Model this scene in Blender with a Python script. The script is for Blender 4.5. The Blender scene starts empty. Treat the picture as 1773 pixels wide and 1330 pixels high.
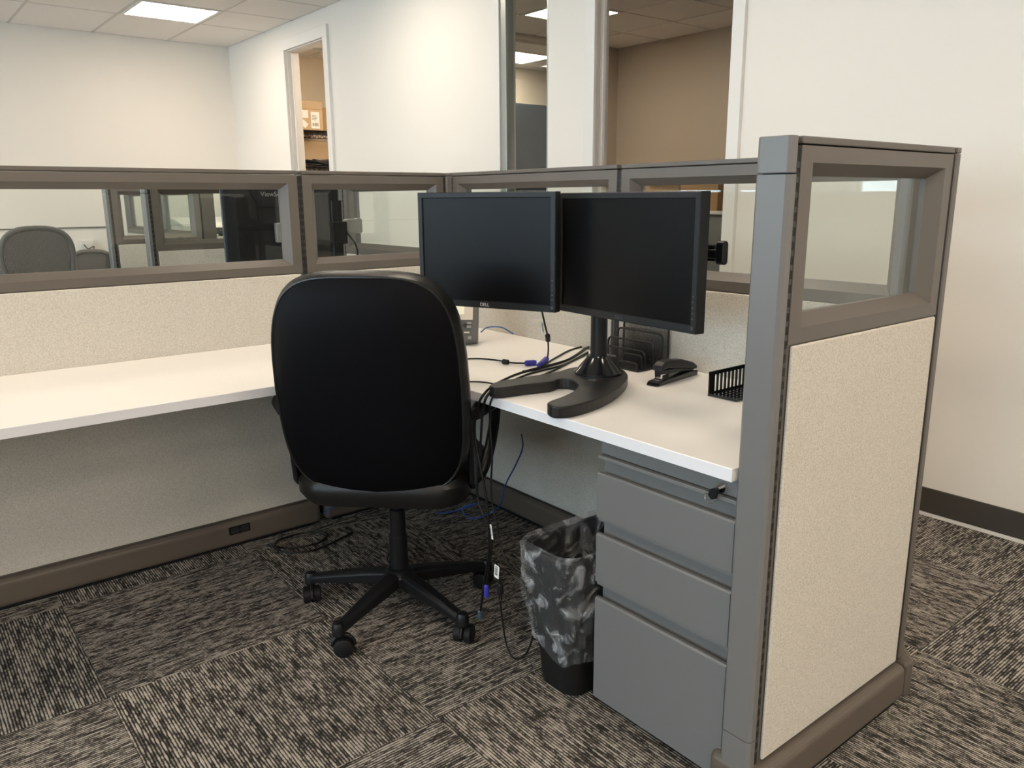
import bpy, math, random
from mathutils import Vector, Matrix
random.seed(4)
PI = math.pi
S = bpy.context.scene
COL = S.collection
# ------------------------------------------------------------------ camera
CAM_YAW, CAM_PITCH, CAM_ROLL, FPX, CAM_H = 0.894032, 0.229339, 0.006518, 1378.9, 1.25
_f = Vector((math.cos(CAM_PITCH)*math.cos(CAM_YAW), math.cos(CAM_PITCH)*math.sin(CAM_YAW), -math.sin(CAM_PITCH)))
_r = Vector((math.sin(CAM_YAW), -math.cos(CAM_YAW), 0))
_d = _f.cross(_r)
RIGHT = _r*math.cos(CAM_ROLL) + _d*math.sin(CAM_ROLL)
DOWN = _d*math.cos(CAM_ROLL) - _r*math.sin(CAM_ROLL)
cam_data = bpy.data.cameras.new('camera')
cam = bpy.data.objects.new('camera', cam_data)
COL.objects.link(cam)
cam.matrix_world = Matrix.Translation((0, 0, CAM_H)) @ Matrix((RIGHT, -DOWN, -_f)).transposed().to_4x4()
cam_data.sensor_fit = 'HORIZONTAL'
cam_data.sensor_width = 36.0
cam_data.lens = 36.0*FPX/1773.0
cam_data.clip_start = 0.05
S.camera = cam
def ray(px, py):
    return RIGHT*((px-886.5)/FPX) + DOWN*((py-665)/FPX) + _f
def at_x(px, py, x):
    d = ray(px, py); return Vector((0, 0, CAM_H)) + d*(x/d.x)
def at_y(px, py, y):
    d = ray(px, py); return Vector((0, 0, CAM_H)) + d*(y/d.y)
def at_z(px, py, z):
    d = ray(px, py); return Vector((0, 0, CAM_H)) + d*((z-CAM_H)/d.z)
# ------------------------------------------------------------------ world, exposure
SKY = (0.66, 0.83, 1.0)
SKY_STRENGTH = 6.0
LAMP_COLOR = (1.0, 0.86, 0.70)
LAMP_STRENGTH = 9.0
world = bpy.data.worlds.new('daylight')
S.world = world
world.use_nodes = True
bg = world.node_tree.nodes['Background']
bg.inputs[0].default_value = (*SKY, 1)
bg.inputs[1].default_value = SKY_STRENGTH
S.view_settings.view_transform = 'Standard'
S.view_settings.look = 'None'
S.view_settings.gamma = 1.0
S.view_settings.use_curve_mapping = False
S.view_settings.exposure = 1.2
S.cycles.use_denoising = True
S.cycles.max_bounces = 10
S.cycles.diffuse_bounces = 5
S.cycles.transparent_max_bounces = 24
S.cycles.sample_clamp_indirect = 6.0
# daylight enters through the windows of the wall at x = -5.5; portals only guide the sampling
for yc in (-1.6, 1.2, 4.0, 6.8):
    pl = bpy.data.lights.new('window_portal', 'AREA')
    pl.shape = 'RECTANGLE'; pl.size = 1.5; pl.size_y = 2.2
    pl.cycles.is_portal = True
    po = bpy.data.objects.new('window_portal', pl)
    po.location = (-5.56, yc, 1.55)
    po.rotation_euler = (0, -PI/2, 0)
    COL.objects.link(po)
# ------------------------------------------------------------------ materials
def mat(name, col, rough=0.5, metal=0.0, noise=None, bump=None, spec=0.5, emit=None):
    """noise=(scale, amount) colour grain; bump=(scale, strength)"""
    m = bpy.data.materials.new(name); m.use_nodes = True
    nt = m.node_tree; b = nt.nodes['Principled BSDF']
    b.inputs['Base Color'].default_value = (*col, 1)
    b.inputs['Roughness'].default_value = rough
    b.inputs['Metallic'].default_value = metal
    b.inputs['Specular IOR Level'].default_value = spec
    tc = nt.nodes.new('ShaderNodeTexCoord')
    if noise:
        n = nt.nodes.new('ShaderNodeTexNoise'); n.inputs['Scale'].default_value = noise[0]; n.inputs['Detail'].default_value = 4
        nt.links.new(tc.outputs['Object'], n.inputs['Vector'])
        r = nt.nodes.new('ShaderNodeMixRGB'); r.blend_type = 'MIX'
        k = noise[1]
        r.inputs[1].default_value = (*[c*(1-k) for c in col], 1)
        r.inputs[2].default_value = (*[min(1, c*(1+k)) for c in col], 1)
        nt.links.new(n.outputs['Fac'], r.inputs[0]); nt.links.new(r.outputs[0], b.inputs['Base Color'])
    if bump:
        n2 = nt.nodes.new('ShaderNodeTexNoise'); n2.inputs['Scale'].default_value = bump[0]; n2.inputs['Detail'].default_value = 3
        nt.links.new(tc.outputs['Object'], n2.inputs['Vector'])
        bp = nt.nodes.new('ShaderNodeBump'); bp.inputs['Strength'].default_value = bump[1]; bp.inputs['Distance'].default_value = 0.002
        nt.links.new(n2.outputs['Fac'], bp.inputs['Height']); nt.links.new(bp.outputs[0], b.inputs['Normal'])
    if emit:
        b.inputs['Emission Color'].default_value = (*emit[0], 1); b.inputs['Emission Strength'].default_value = emit[1]
    return m
def srgb(r, g, b):
    f = lambda c: (c/255/12.92) if c/255 <= 0.04045 else ((c/255+0.055)/1.055)**2.4
    return (f(r), f(g), f(b))
M = {}
M['wall'] = mat('wall_paint', (0.75, 0.715, 0.66), 0.85, bump=(180, 0.05))
M['office_wall'] = mat('taupe_wall_paint', (0.42, 0.36, 0.285), 0.85, bump=(180, 0.05))
M['store_wall'] = mat('cream_wall_paint', (0.72, 0.64, 0.52), 0.85, bump=(180, 0.05))
M['white_paint'] = mat('white_trim_paint', (0.72, 0.70, 0.67), 0.45)
M['alu'] = mat('grey_aluminium', (0.36, 0.38, 0.36), 0.35, 0.6)
M['ceil'] = mat('ceiling_tile', (0.76, 0.73, 0.70), 0.9, noise=(60, 0.05), bump=(300, 0.25))
M['grid'] = mat('ceiling_grid', (0.52, 0.50, 0.47), 0.5)
M['lamp'] = mat('lamp_diffuser', (0.9, 0.9, 0.9), 0.5, emit=(LAMP_COLOR, LAMP_STRENGTH))
M['lamp_dim'] = mat('office_lamp_diffuser', (0.9, 0.9, 0.9), 0.5, emit=(LAMP_COLOR, 14.0))
M['baseboard'] = mat('dark_vinyl_base', (0.050, 0.044, 0.038), 0.5)
M['frame'] = mat('taupe_painted_metal', (0.112, 0.097, 0.083), 0.42, noise=(900, 0.06))
M['frame_dark'] = mat('taupe_base_metal', (0.105, 0.085, 0.068), 0.45, spec=0.35)
M['post'] = mat('grey_post_metal', (0.150, 0.145, 0.140), 0.36)
M['black_gap'] = mat('black_slot', (0.008, 0.008, 0.008), 0.6)
M['slot_metal'] = mat('slot_hooks', (0.035, 0.033, 0.03), 0.4)
M['cab'] = mat('grey_cabinet_metal', (0.145, 0.145, 0.143), 0.40, noise=(1200, 0.05))
M['work'] = mat('white_laminate', (0.80, 0.77, 0.73), 0.38)
M['work_edge'] = mat('worktop_edge_band', (0.74, 0.73, 0.75), 0.35)
M['black_plastic'] = mat('black_plastic', (0.007, 0.007, 0.008), 0.38, spec=0.3)
M['black_matte'] = mat('black_matte_plastic', (0.008, 0.008, 0.009), 0.55, spec=0.2)
M['black_gloss'] = mat('black_gloss_plastic', (0.008, 0.008, 0.009), 0.12)
M['stand'] = mat('charcoal_stand', (0.017, 0.016, 0.016), 0.36, spec=0.3)
M['bezel'] = mat('monitor_bezel', (0.010, 0.011, 0.013), 0.45, spec=0.3)
M['screen'] = mat('monitor_screen', (0.004, 0.004, 0.0045), 0.30, spec=0.13)
M['leather'] = mat('black_leather', (0.008, 0.0075, 0.007), 0.36, bump=(260, 0.25), spec=0.32)
M['chair_shell'] = mat('black_back_vinyl', (0.0025, 0.0025, 0.0035), 0.5, bump=(300, 0.1), spec=0.08)
M['piping'] = mat('piping_vinyl', (0.012, 0.012, 0.012), 0.3, spec=0.35)
M['chrome'] = mat('chrome', (0.75, 0.75, 0.75), 0.12, 1.0)
M['logo'] = mat('silver_logo', (0.80, 0.80, 0.80), 0.3, 0.2)
M['logo_dark'] = mat('dark_logo', (0.05, 0.05, 0.055), 0.3)
M['logo_grey'] = mat('grey_logo', (0.22, 0.22, 0.22), 0.4)
M['phone'] = mat('phone_grey', (0.10, 0.095, 0.09), 0.45)
M['phone_face'] = mat('phone_silver_face', (0.60, 0.53, 0.44), 0.45)
M['phone_screen'] = mat('phone_screen', (0.88, 0.86, 0.68), 0.3)
M['button'] = mat('phone_button', (0.24, 0.235, 0.23), 0.4)
M['cable'] = mat('black_cable', (0.007, 0.007, 0.007), 0.4, spec=0.25)
M['blue_cable'] = mat('blue_cable', (0.05, 0.14, 0.40), 0.4)
M['dark_blue_cable'] = mat('dark_blue_cable', (0.03, 0.07, 0.28), 0.4)
M['vga'] = mat('blue_connector', (0.035, 0.035, 0.33), 0.4)
M['paper'] = mat('white_paper', (0.82, 0.80, 0.76), 0.7)
M['ink'] = mat('black_ink', (0.02, 0.02, 0.02), 0.6)
M['card'] = mat('cardboard', (0.52, 0.38, 0.23), 0.8, noise=(14, 0.08))
M['card_dark'] = mat('brown_cardboard', (0.36, 0.22, 0.10), 0.8, noise=(14, 0.08))
M['slate'] = mat('slate_blue_panel', (0.028, 0.036, 0.050), 0.6, spec=0.2)
M['grey_fab'] = mat('grey_laminate', (0.22, 0.23, 0.23), 0.6)
M['mesh_chair'] = mat('graphite_frame', (0.075, 0.078, 0.078), 0.45)
M['brown_plastic'] = mat('brown_plastic', (0.10, 0.085, 0.07), 0.5)
M['silver'] = mat('silver_clamp', (0.30, 0.30, 0.29), 0.35, 0.5)
M['blue_edge'] = mat('monitor_side_gloss', (0.045, 0.065, 0.085), 0.25)
M['bin'] = mat('black_bin_plastic', (0.007, 0.007, 0.007), 0.5, noise=(40, 0.5), spec=0.25)
M['wire'] = mat('black_wire', (0.012, 0.012, 0.012), 0.4, 0.3)

def fabric_mat():
    m = mat('panel_fabric', (0.50, 0.465, 0.40), 0.95, spec=0.15)
    nt = m.node_tree; b = nt.nodes['Principled BSDF']
    tc = nt.nodes.new('ShaderNodeTexCoord')
    n = nt.nodes.new('ShaderNodeTexNoise'); n.inputs['Scale'].default_value = 380; n.inputs['Detail'].default_value = 2
    nt.links.new(tc.outputs['Object'], n.inputs['Vector'])
    cr = nt.nodes.new('ShaderNodeValToRGB')
    cr.color_ramp.elements[0].position = 0.34; cr.color_ramp.elements[0].color = (0.46, 0.43, 0.375, 1)
    cr.color_ramp.elements[1].position = 0.60; cr.color_ramp.elements[1].color = (0.60, 0.565, 0.50, 1)
    nt.links.new(n.outputs['Fac'], cr.inputs[0]); nt.links.new(cr.outputs[0], b.inputs['Base Color'])
    bp = nt.nodes.new('ShaderNodeBump'); bp.inputs['Strength'].default_value = 0.55; bp.inputs['Distance'].default_value = 0.0015
    nt.links.new(n.outputs['Fac'], bp.inputs['Height']); nt.links.new(bp.outputs[0], b.inputs['Normal'])
    return m
M['fabric'] = fabric_mat()

def carpet_mat():
    m = mat('striated_carpet', (0.05, 0.047, 0.043), 0.97, spec=0.1)
    nt = m.node_tree; b = nt.nodes['Principled BSDF']; L = nt.links
    tc = nt.nodes.new('ShaderNodeTexCoord'); oi = nt.nodes.new('ShaderNodeObjectInfo')
    add = nt.nodes.new('ShaderNodeVectorMath'); add.operation = 'ADD'
    mul = nt.nodes.new('ShaderNodeVectorMath'); mul.operation = 'SCALE'; mul.inputs[0].default_value = (13.7, 7.3, 3.1)
    L.new(oi.outputs['Random'], mul.inputs['Scale']); L.new(tc.outputs['Object'], add.inputs[0]); L.new(mul.outputs[0], add.inputs[1])
    sep = nt.nodes.new('ShaderNodeSeparateXYZ'); L.new(add.outputs[0], sep.inputs[0])
    def math_(op, a_, b_=None, c_=None):
        n = nt.nodes.new('ShaderNodeMath'); n.operation = op
        for i, v in enumerate((a_, b_, c_)):
            if v is None: continue
            if isinstance(v, (int, float)): n.inputs[i].default_value = v
            else: L.new(v, n.inputs[i])
        return n.outputs[0]
    def nz(vec, det):
        n = nt.nodes.new('ShaderNodeTexNoise'); n.inputs['Scale'].default_value = 1; n.inputs['Detail'].default_value = det; n.inputs['Roughness'].default_value = 0.82
        L.new(vec, n.inputs['Vector']); return n.outputs['Fac']
    def comb(x, y, z=0.0):
        n = nt.nodes.new('ShaderNodeCombineXYZ')
        for i, v in enumerate((x, y, z)):
            if isinstance(v, (int, float)): n.inputs[i].default_value = v
            else: L.new(v, n.inputs[i])
        return n.outputs[0]
    X_, Y_ = sep.outputs[0], sep.outputs[1]
    ry = math_('MULTIPLY', Y_, 135.0)
    rib = math_('FLOOR', ry)                                   # one yarn row about every 7 mm
    fr_ = math_('SUBTRACT', ry, rib)
    prof = math_('SINE', math_('MULTIPLY', fr_, PI))           # rounded row with dark gap
    st1 = nz(comb(math_('MULTIPLY', X_, 13.0), math_('MULTIPLY', rib, 17.37)), 3)
    big = nz(comb(math_('MULTIPLY', X_, 6.0), math_('MULTIPLY', Y_, 11.0), 5.0), 2)
    fine = nz(comb(math_('MULTIPLY', X_, 330.0), math_('MULTIPLY', Y_, 330.0)), 1)
    v1 = math_('MULTIPLY_ADD', big, 0.06, st1)
    v2 = math_('MULTIPLY_ADD', fine, 0.32, v1)
    v3 = math_('MULTIPLY_ADD', prof, 0.28, v2)
    class s2: outputs = [v3]
    cr = nt.nodes.new('ShaderNodeValToRGB'); e = cr.color_ramp.elements
    e[0].position = 0.64; e[0].color = (0.008, 0.007, 0.007, 1)
    e[1].position = 1.14; e[1].color = (0.40, 0.36, 0.315, 1)
    k = e.new(0.87); k.color = (0.062, 0.055, 0.049, 1)
    L.new(s2.outputs[0], cr.inputs[0]); L.new(cr.outputs[0], b.inputs['Base Color'])
    bp = nt.nodes.new('ShaderNodeBump'); bp.inputs['Strength'].default_value = 0.8; bp.inputs['Distance'].default_value = 0.004
    L.new(s2.outputs[0], bp.inputs['Height']); L.new(bp.outputs[0], b.inputs['Normal'])
    return m
M['carpet'] = carpet_mat()

def glass_mat(name, tint, refl_rough=0.0):
    m = bpy.data.materials.new(name); m.use_nodes = True
    nt = m.node_tree; nt.nodes.clear()
    out = nt.nodes.new('ShaderNodeOutputMaterial'); mix = nt.nodes.new('ShaderNodeMixShader')
    t = nt.nodes.new('ShaderNodeBsdfTransparent'); t.inputs[0].default_value = (*tint, 1)
    g = nt.nodes.new('ShaderNodeBsdfGlossy'); g.inputs['Roughness'].default_value = refl_rough
    fr = nt.nodes.new('ShaderNodeFresnel'); fr.inputs['IOR'].default_value = 1.5
    geo = nt.nodes.new('ShaderNodeNewGeometry'); ior = nt.nodes.new('ShaderNodeMath'); ior.operation = 'MULTIPLY_ADD'
    ior.inputs[1].default_value = 1/1.5-1.5; ior.inputs[2].default_value = 1.5   # same reflectance on both faces of the pane
    nt.links.new(geo.outputs['Backfacing'], ior.inputs[0]); nt.links.new(ior.outputs[0], fr.inputs['IOR'])
    nt.links.new(fr.outputs[0], mix.inputs[0]); nt.links.new(t.outputs[0], mix.inputs[1]); nt.links.new(g.outputs[0], mix.inputs[2])
    nt.links.new(mix.outputs[0], out.inputs[0])
    return m
M['glass'] = glass_mat('clear_glass', (0.95, 0.97, 0.955))

def mesh_mat(name, col, pitch, cover, ax=(1, 2)):
    """a woven or punched sheet: fine holes through a thin panel"""
    m = bpy.data.materials.new(name); m.use_nodes = True
    nt = m.node_tree; b = nt.nodes['Principled BSDF']; L = nt.links
    b.inputs['Base Color'].default_value = (*col, 1); b.inputs['Roughness'].default_value = 0.5
    out = nt.nodes['Material Output']
    tc = nt.nodes.new('ShaderNodeTexCoord'); v = nt.nodes.new('ShaderNodeTexVoronoi'); v.inputs['Scale'].default_value = 1/pitch
    v.inputs['Randomness'].default_value = 0.15
    v.voronoi_dimensions = '2D'
    sp_ = nt.nodes.new('ShaderNodeSeparateXYZ'); cb = nt.nodes.new('ShaderNodeCombineXYZ')
    L.new(tc.outputs['Object'], sp_.inputs[0])
    for q in (0, 1): L.new(sp_.outputs[ax[q]], cb.inputs[q])
    L.new(cb.outputs[0], v.inputs['Vector'])
    gt = nt.nodes.new('ShaderNodeMath'); gt.operation = 'GREATER_THAN'; gt.inputs[1].default_value = cover
    L.new(v.outputs['Distance'], gt.inputs[0])
    t = nt.nodes.new('ShaderNodeBsdfTransparent'); mx = nt.nodes.new('ShaderNodeMixShader')
    L.new(gt.outputs[0], mx.inputs[0]); L.new(t.outputs[0], mx.inputs[1]); L.new(b.outputs[0], mx.inputs[2]); L.new(mx.outputs[0], out.inputs[0])
    return m
M['wire_mesh'] = mesh_mat('black_wire_mesh', (0.015, 0.015, 0.015), 0.0028, 0.46)
M['chair_mesh'] = mesh_mat('graphite_chair_mesh', (0.045, 0.048, 0.048), 0.006, 0.12, (0, 2))

def bag_mat():
    m = bpy.data.materials.new('clear_bin_liner'); m.use_nodes = True
    nt = m.node_tree; L = nt.links; b = nt.nodes['Principled BSDF']; out = nt.nodes['Material Output']
    b.inputs['Base Color'].default_value = (0.75, 0.76, 0.78, 1); b.inputs['Roughness'].default_value = 0.12
    b.inputs['Specular IOR Level'].default_value = 1.0
    tc = nt.nodes.new('ShaderNodeTexCoord'); n = nt.nodes.new('ShaderNodeTexNoise'); n.inputs['Scale'].default_value = 16; n.inputs['Detail'].default_value = 5
    n.inputs['Distortion'].default_value = 1.2
    L.new(tc.outputs['Object'], n.inputs['Vector'])
    bp = nt.nodes.new('ShaderNodeBump'); bp.inputs['Strength'].default_value = 0.9; bp.inputs['Distance'].default_value = 0.03
    L.new(n.outputs['Fac'], bp.inputs['Height']); L.new(bp.outputs[0], b.inputs['Normal'])
    cr = nt.nodes.new('ShaderNodeValToRGB'); cr.color_ramp.elements[0].position = 0.50; cr.color_ramp.elements[0].color = (0.05,)*3 + (1,)
    cr.color_ramp.elements[1].position = 0.72; cr.color_ramp.elements[1].color = (0.55,)*3 + (1,)
    L.new(n.outputs['Fac'], cr.inputs[0])
    t = nt.nodes.new('ShaderNodeBsdfTransparent'); mx = nt.nodes.new('ShaderNodeMixShader')
    L.new(cr.outputs[0], mx.inputs[0]); L.new(t.outputs[0], mx.inputs[1]); L.new(b.outputs[0], mx.inputs[2]); L.new(mx.outputs[0], out.inputs[0])
    return m
M['bag'] = bag_mat()

# ------------------------------------------------------------------ mesh helpers
class MB:
    def __init__(s): s.v = []; s.f = []
    def add(s, vs, fs):
        o = len(s.v); s.v += [Vector(p) for p in vs]; s.f += [tuple(i+o for i in f) for f in fs]; return s
    def box(s, x0, x1, y0, y1, z0, z1):
        return s.add([(x0,y0,z0),(x1,y0,z0),(x1,y1,z0),(x0,y1,z0),(x0,y0,z1),(x1,y0,z1),(x1,y1,z1),(x0,y1,z1)],
                     [(3,2,1,0),(4,5,6,7),(0,1,5,4),(1,2,6,5),(2,3,7,6),(3,0,4,7)])
    def loft(s, rings, cap=True, closed=True):
        n = len(rings[0]); vs = [p for r in rings for p in r]; fs = []
        for k in range(len(rings)-1):
            for i in range(n if closed else n-1):
                j = (i+1) % n
                fs.append((k*n+i, k*n+j, (k+1)*n+j, (k+1)*n+i))
        if cap: fs += [tuple(range(n-1, -1, -1)), tuple((len(rings)-1)*n+i for i in range(n))]
        return s.add(vs, fs)
    def prism(s, poly, axis, lo, hi):
        def p(a, b, c): return {'z': (a, b, c), 'x': (c, a, b), 'y': (a, c, b)}[axis]
        return s.loft([[p(a, b, lo) for a, b in poly], [p(a, b, hi) for a, b in poly]])
    def tube(s, pts, r, n=8, cap=True):
        pts = [Vector(p) for p in pts]; rings = []; up = None
        for i, p in enumerate(pts):
            t = (pts[min(i+1, len(pts)-1)] - pts[max(i-1, 0)]).normalized()
            if up is None: up = Vector((0, 0, 1)) if abs(t.z) < 0.9 else Vector((1, 0, 0))
            a = t.cross(up)
            if a.length < 1e-5: a = t.orthogonal()
            a.normalize(); b = a.cross(t); up = b
            rr = r[i] if isinstance(r, (list, tuple)) else r
            rings.append([p + a*rr*math.cos(2*PI*k/n) + b*rr*math.sin(2*PI*k/n) for k in range(n)])
        return s.loft(rings, cap)
    def cyl(s, p0, p1, r, n=20, r1=None): return s.tube([p0, p1], [r, r if r1 is None else r1], n)
    def lathe(s, prof, c=(0, 0, 0), n=24):
        return s.loft([[(c[0]+r*math.cos(2*PI*k/n), c[1]+r*math.sin(2*PI*k/n), c[2]+z) for k in range(n)] for r, z in prof])
    def build(s, name, m, parent=None, world=False, bevel=0, seg=2, smooth=False, sub=0):
        vs = s.v
        if parent is not None and world:
            iv = parent.matrix_basis.inverted(); vs = [iv @ p for p in vs]
        me = bpy.data.meshes.new(name); me.from_pydata([tuple(p) for p in vs], [], s.f); me.update()
        import bmesh
        b = bmesh.new(); b.from_mesh(me); bmesh.ops.recalc_face_normals(b, faces=b.faces); b.to_mesh(me); b.free()
        me.materials.append(m if not isinstance(m, str) else M[m])
        o = bpy.data.objects.new(name, me); COL.objects.link(o); o.parent = parent
        if smooth:
            for p in me.polygons: p.use_smooth = True
            me.set_sharp_from_angle(angle=math.radians(38))
        if bevel:
            bm_ = o.modifiers.new('bevel', 'BEVEL'); bm_.width = bevel; bm_.segments = seg; bm_.limit_method = 'ANGLE'; bm_.angle_limit = math.radians(40)
        if sub:
            sm = o.modifiers.new('subdivision', 'SUBSURF'); sm.levels = sub; sm.render_levels = sub
        return o
def tag(o, label=None, cat=None, group=None, kind=None):
    if label: o['label'] = label
    if cat: o['category'] = cat
    if group: o['group'] = group
    if kind: o['kind'] = kind
    return o
def thing(name, label, cat, loc=(0, 0, 0), rz=0, group=None):
    o = bpy.data.objects.new(name, None); COL.objects.link(o); o.location = loc; o.rotation_euler = (0, 0, rz)
    o.matrix_basis = Matrix.Translation(loc) @ Matrix.Rotation(rz, 4, 'Z')
    o.empty_display_size = 0.1
    return tag(o, label, cat, group or GROUPS.get(name))
GROUPS = {'ceiling_light': 'square ceiling lights', 'partition_panel': 'glazed cubicle partitions', 'wing_partition': 'glazed wing partitions', 'corner_post': 'partition corner posts',
          'worktop': 'white worktops', 'monitor': 'monitors', 'mesh_chair': 'far chairs', 'cardboard_box': 'cardboard boxes', 'video_cable': 'video cables', 'cable_label': 'cable labels', 'paper_stack': 'papers on the low cabinet'}
def box(x0, x1, y0, y1, z0, z1): return MB().box(x0, x1, y0, y1, z0, z1)
def spline(pts, n=8):
    pts = [Vector(p) for p in pts]; P = [pts[0]*2-pts[1]] + pts + [pts[-1]*2-pts[-2]]; out = []
    for i in range(1, len(P)-2):
        a, b, c, d = P[i-1], P[i], P[i+1], P[i+2]
        for k in range(n):
            t = k/n
            out.append(0.5*((2*b) + (c-a)*t + (2*a-5*b+4*c-d)*t*t + (3*b-a-3*c+d)*t**3))
    return out + [pts[-1]]
def rrect(w, h, r, n=5, cx=0, cy=0):
    out = []
    for sx, sy, a0 in ((1, 1, 0), (-1, 1, PI/2), (-1, -1, PI), (1, -1, 1.5*PI)):
        for k in range(n+1):
            a = a0 + PI/2*k/n
            out.append((cx+sx*(w/2-r)+r*math.cos(a), cy+sy*(h/2-r)+r*math.sin(a)))
    return out
def text_part(name, body, size, m, parent, mtx, depth=0.0004):
    cu = bpy.data.curves.new(name, 'FONT'); cu.body = body; cu.size = size; cu.align_x = 'CENTER'; cu.align_y = 'CENTER'; cu.extrude = depth
    to = bpy.data.objects.new(name, cu); COL.objects.link(to)
    me = bpy.data.meshes.new_from_object(to.evaluated_get(bpy.context.evaluated_depsgraph_get()))
    bpy.data.objects.remove(to); bpy.data.curves.remove(cu)
    me.materials.clear(); me.materials.append(M[m])
    o = bpy.data.objects.new(name, me); COL.objects.link(o); o.parent = parent; o.matrix_basis = mtx
    return o
FACE = Matrix.Rotation(PI/2, 4, 'X')          # text upright, facing local -y

# ------------------------------------------------------------------ room shell
XW, YF, CH = 3.17, 8.48, 2.75
def struct(name, mb, m, parent=None, **k):
    o = mb.build(name, m, parent, **k)
    if parent is None: tag(o, kind='structure')
    return o
floor = struct('floor', box(-5.7, 9.0, -7.2, 10.2, -0.06, -0.006), 'carpet')
tile_me = None
P_ = 0.61
for i in range(-4, 5):
    for j in range(-5, 6):
        x0, y0 = 0.325 + P_*i, 0.855 + P_*j
        w = min(P_, XW - 0.002 - x0)
        if w < 0.02: continue
        if w > P_-0.01 and tile_me:
            o = bpy.data.objects.new('carpet_tile', tile_me); COL.objects.link(o); o.parent = floor
        else:
            o = box(-w/2+0.0006, w/2-0.0006, -P_/2+0.0006, P_/2-0.0006, -0.006, 0).build('carpet_tile', 'carpet', floor)
            if w > P_-0.01: tile_me = o.data
        o.location = (x0+w/2, y0+P_/2, 0)
        if w > P_-0.01: o.rotation_euler = (0, 0, (0 if (i+j) % 2 == 0 else PI/2))
ceiling = struct('ceiling', box(-5.6, XW+0.1, -7.1, YF+0.1, CH+0.014, CH+0.08), 'grid')
xs = [XW] + [2.58 - 0.66*k for k in range(0, 13)]; xs.append(-5.6)
ys = [YF, 7.54] + [7.54 - 0.62*k for k in range(1, 18)] + [-3.6]
box(-5.6, XW, -7.1, -3.6, CH, CH+0.014).build('ceiling_field', 'ceil', ceiling)
LAMP_CELLS = {}
for i in (1, 5, 9):
    for j in (1, 5, 9, 13): LAMP_CELLS[(2 if i == 1 and j > 8 else i, j)] = 1
shared = {}
for i in range(len(xs)-1):
    for j in range(len(ys)-1):
        if (i, j) in LAMP_CELLS: continue
        w, d = xs[i]-xs[i+1], ys[j]-ys[j+1]
        key = (round(w, 3), round(d, 3))
        if key in shared:
            o = bpy.data.objects.new('ceiling_tile', shared[key]); COL.objects.link(o); o.parent = ceiling
        else:
            o = box(-w/2+0.010, w/2-0.010, -d/2+0.010, d/2-0.010, 0, 0.014).build('ceiling_tile', 'ceil', ceiling)
            shared[key] = o.data
        o.location = ((xs[i]+xs[i+1])/2, (ys[j]+ys[j+1])/2, CH)
gm = MB()
for x in xs[1:-1]: gm.box(x-0.011, x+0.011, -3.6, YF, CH-0.002, CH+0.014)
for y in ys[1:-1]: gm.box(-5.6, XW, y-0.011, y+0.011, CH-0.0012, CH+0.013)
gm.build('ceiling_grid', 'grid', ceiling)

def lamp(x0, x1, y0, y1, label, m='lamp', z=CH):
    t = thing('ceiling_light', label, 'ceiling light', ((x0+x1)/2, (y0+y1)/2, z))
    hx, hy = (x1-x0)/2, (y1-y0)/2
    fr = MB()
    for a in ((-hx, hx, -hy, -hy+0.028), (-hx, hx, hy-0.028, hy), (-hx, -hx+0.028, -hy+0.028, hy-0.028), (hx-0.028, hx, -hy+0.028, hy-0.028)):
        fr.box(a[0], a[1], a[2], a[3], -0.006, 0.013)
    fr.build('frame', 'white_paint', t)
    box(-hx+0.028, hx-0.028, -hy+0.028, hy-0.028, -0.002, 0.010).build('diffuser', m, t)
    return t
LN = {(1, 1): 'square ceiling light panel near the far white wall', (1, 5): 'ceiling light above the walkway outside the storage doorway', (2, 9): 'ceiling light over the desk with two monitors', (2, 13): 'ceiling light nearest the blank right wall behind the viewer'}
for (i, j) in LAMP_CELLS:
    lamp(xs[i+1]+0.012, xs[i]-0.012, ys[j+1]+0.012, ys[j]-0.012,
         LN[(i, j)] if i < 3 else 'ceiling light in the %s row, %s from the far wall' % ({5: 'middle', 9: 'window-side'}[i], {1: 'first', 5: 'second', 9: 'third', 13: 'fourth'}[j]))

for k, x in enumerate((1.6, -0.4, -2.4)):  # added fill lamps, unseen, brightening the end partition and the space under the desks
    for n, y in enumerate((-1.7, -3.3, -4.9, -6.4)):
        lamp(x-0.31, x+0.31, y-0.31, y+0.31, 'added unseen fill light on the ceiling behind the viewer, %s row, %s one' % (('right', 'middle', 'window')[k], ('nearest', 'second', 'third', 'farthest')[n]), z=CH-0.014)
# right wall (x = 3.17) with storage doorway, sidelight and office doorway
TOP = 2.80
wr = MB()
for y0, y1, z0, z1 in ((-7.1, 2.30, 0, TOP), (2.30, 3.26, 2.60, TOP), (3.26, 3.60, 0, TOP), (3.60, 4.04, 2.60, TOP), (3.60, 4.04, 0, 0.10),
                       (4.04, 6.34, 0, TOP), (6.34, 7.12, 2.54, TOP), (7.12, YF+0.1, 0, TOP)):
    wr.box(XW, XW+0.12, y0, y1, z0, z1)
struct('wall_right', wr, 'wall')
struct('wall_far', box(-5.6, XW, YF, YF+0.1, 0, TOP), 'wall')
struct('wall_near', box(-5.6, XW, -7.2, -7.0, 0, TOP), 'wall')
wl = MB(); WY = (-1.6, 1.2, 4.0, 6.8)
edges = [-7.0] + [e for c in WY for e in (c-1.1, c+1.1)] + [YF]
for k in range(0, len(edges), 2): wl.box(-5.7, -5.5, edges[k], edges[k+1], 0, TOP)
for c in WY: wl.box(-5.7, -5.5, c-1.1, c+1.1, 0, 0.80); wl.box(-5.7, -5.5, c-1.1, c+1.1, 2.30, TOP)
struct('wall_left', wl, 'wall')
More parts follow.
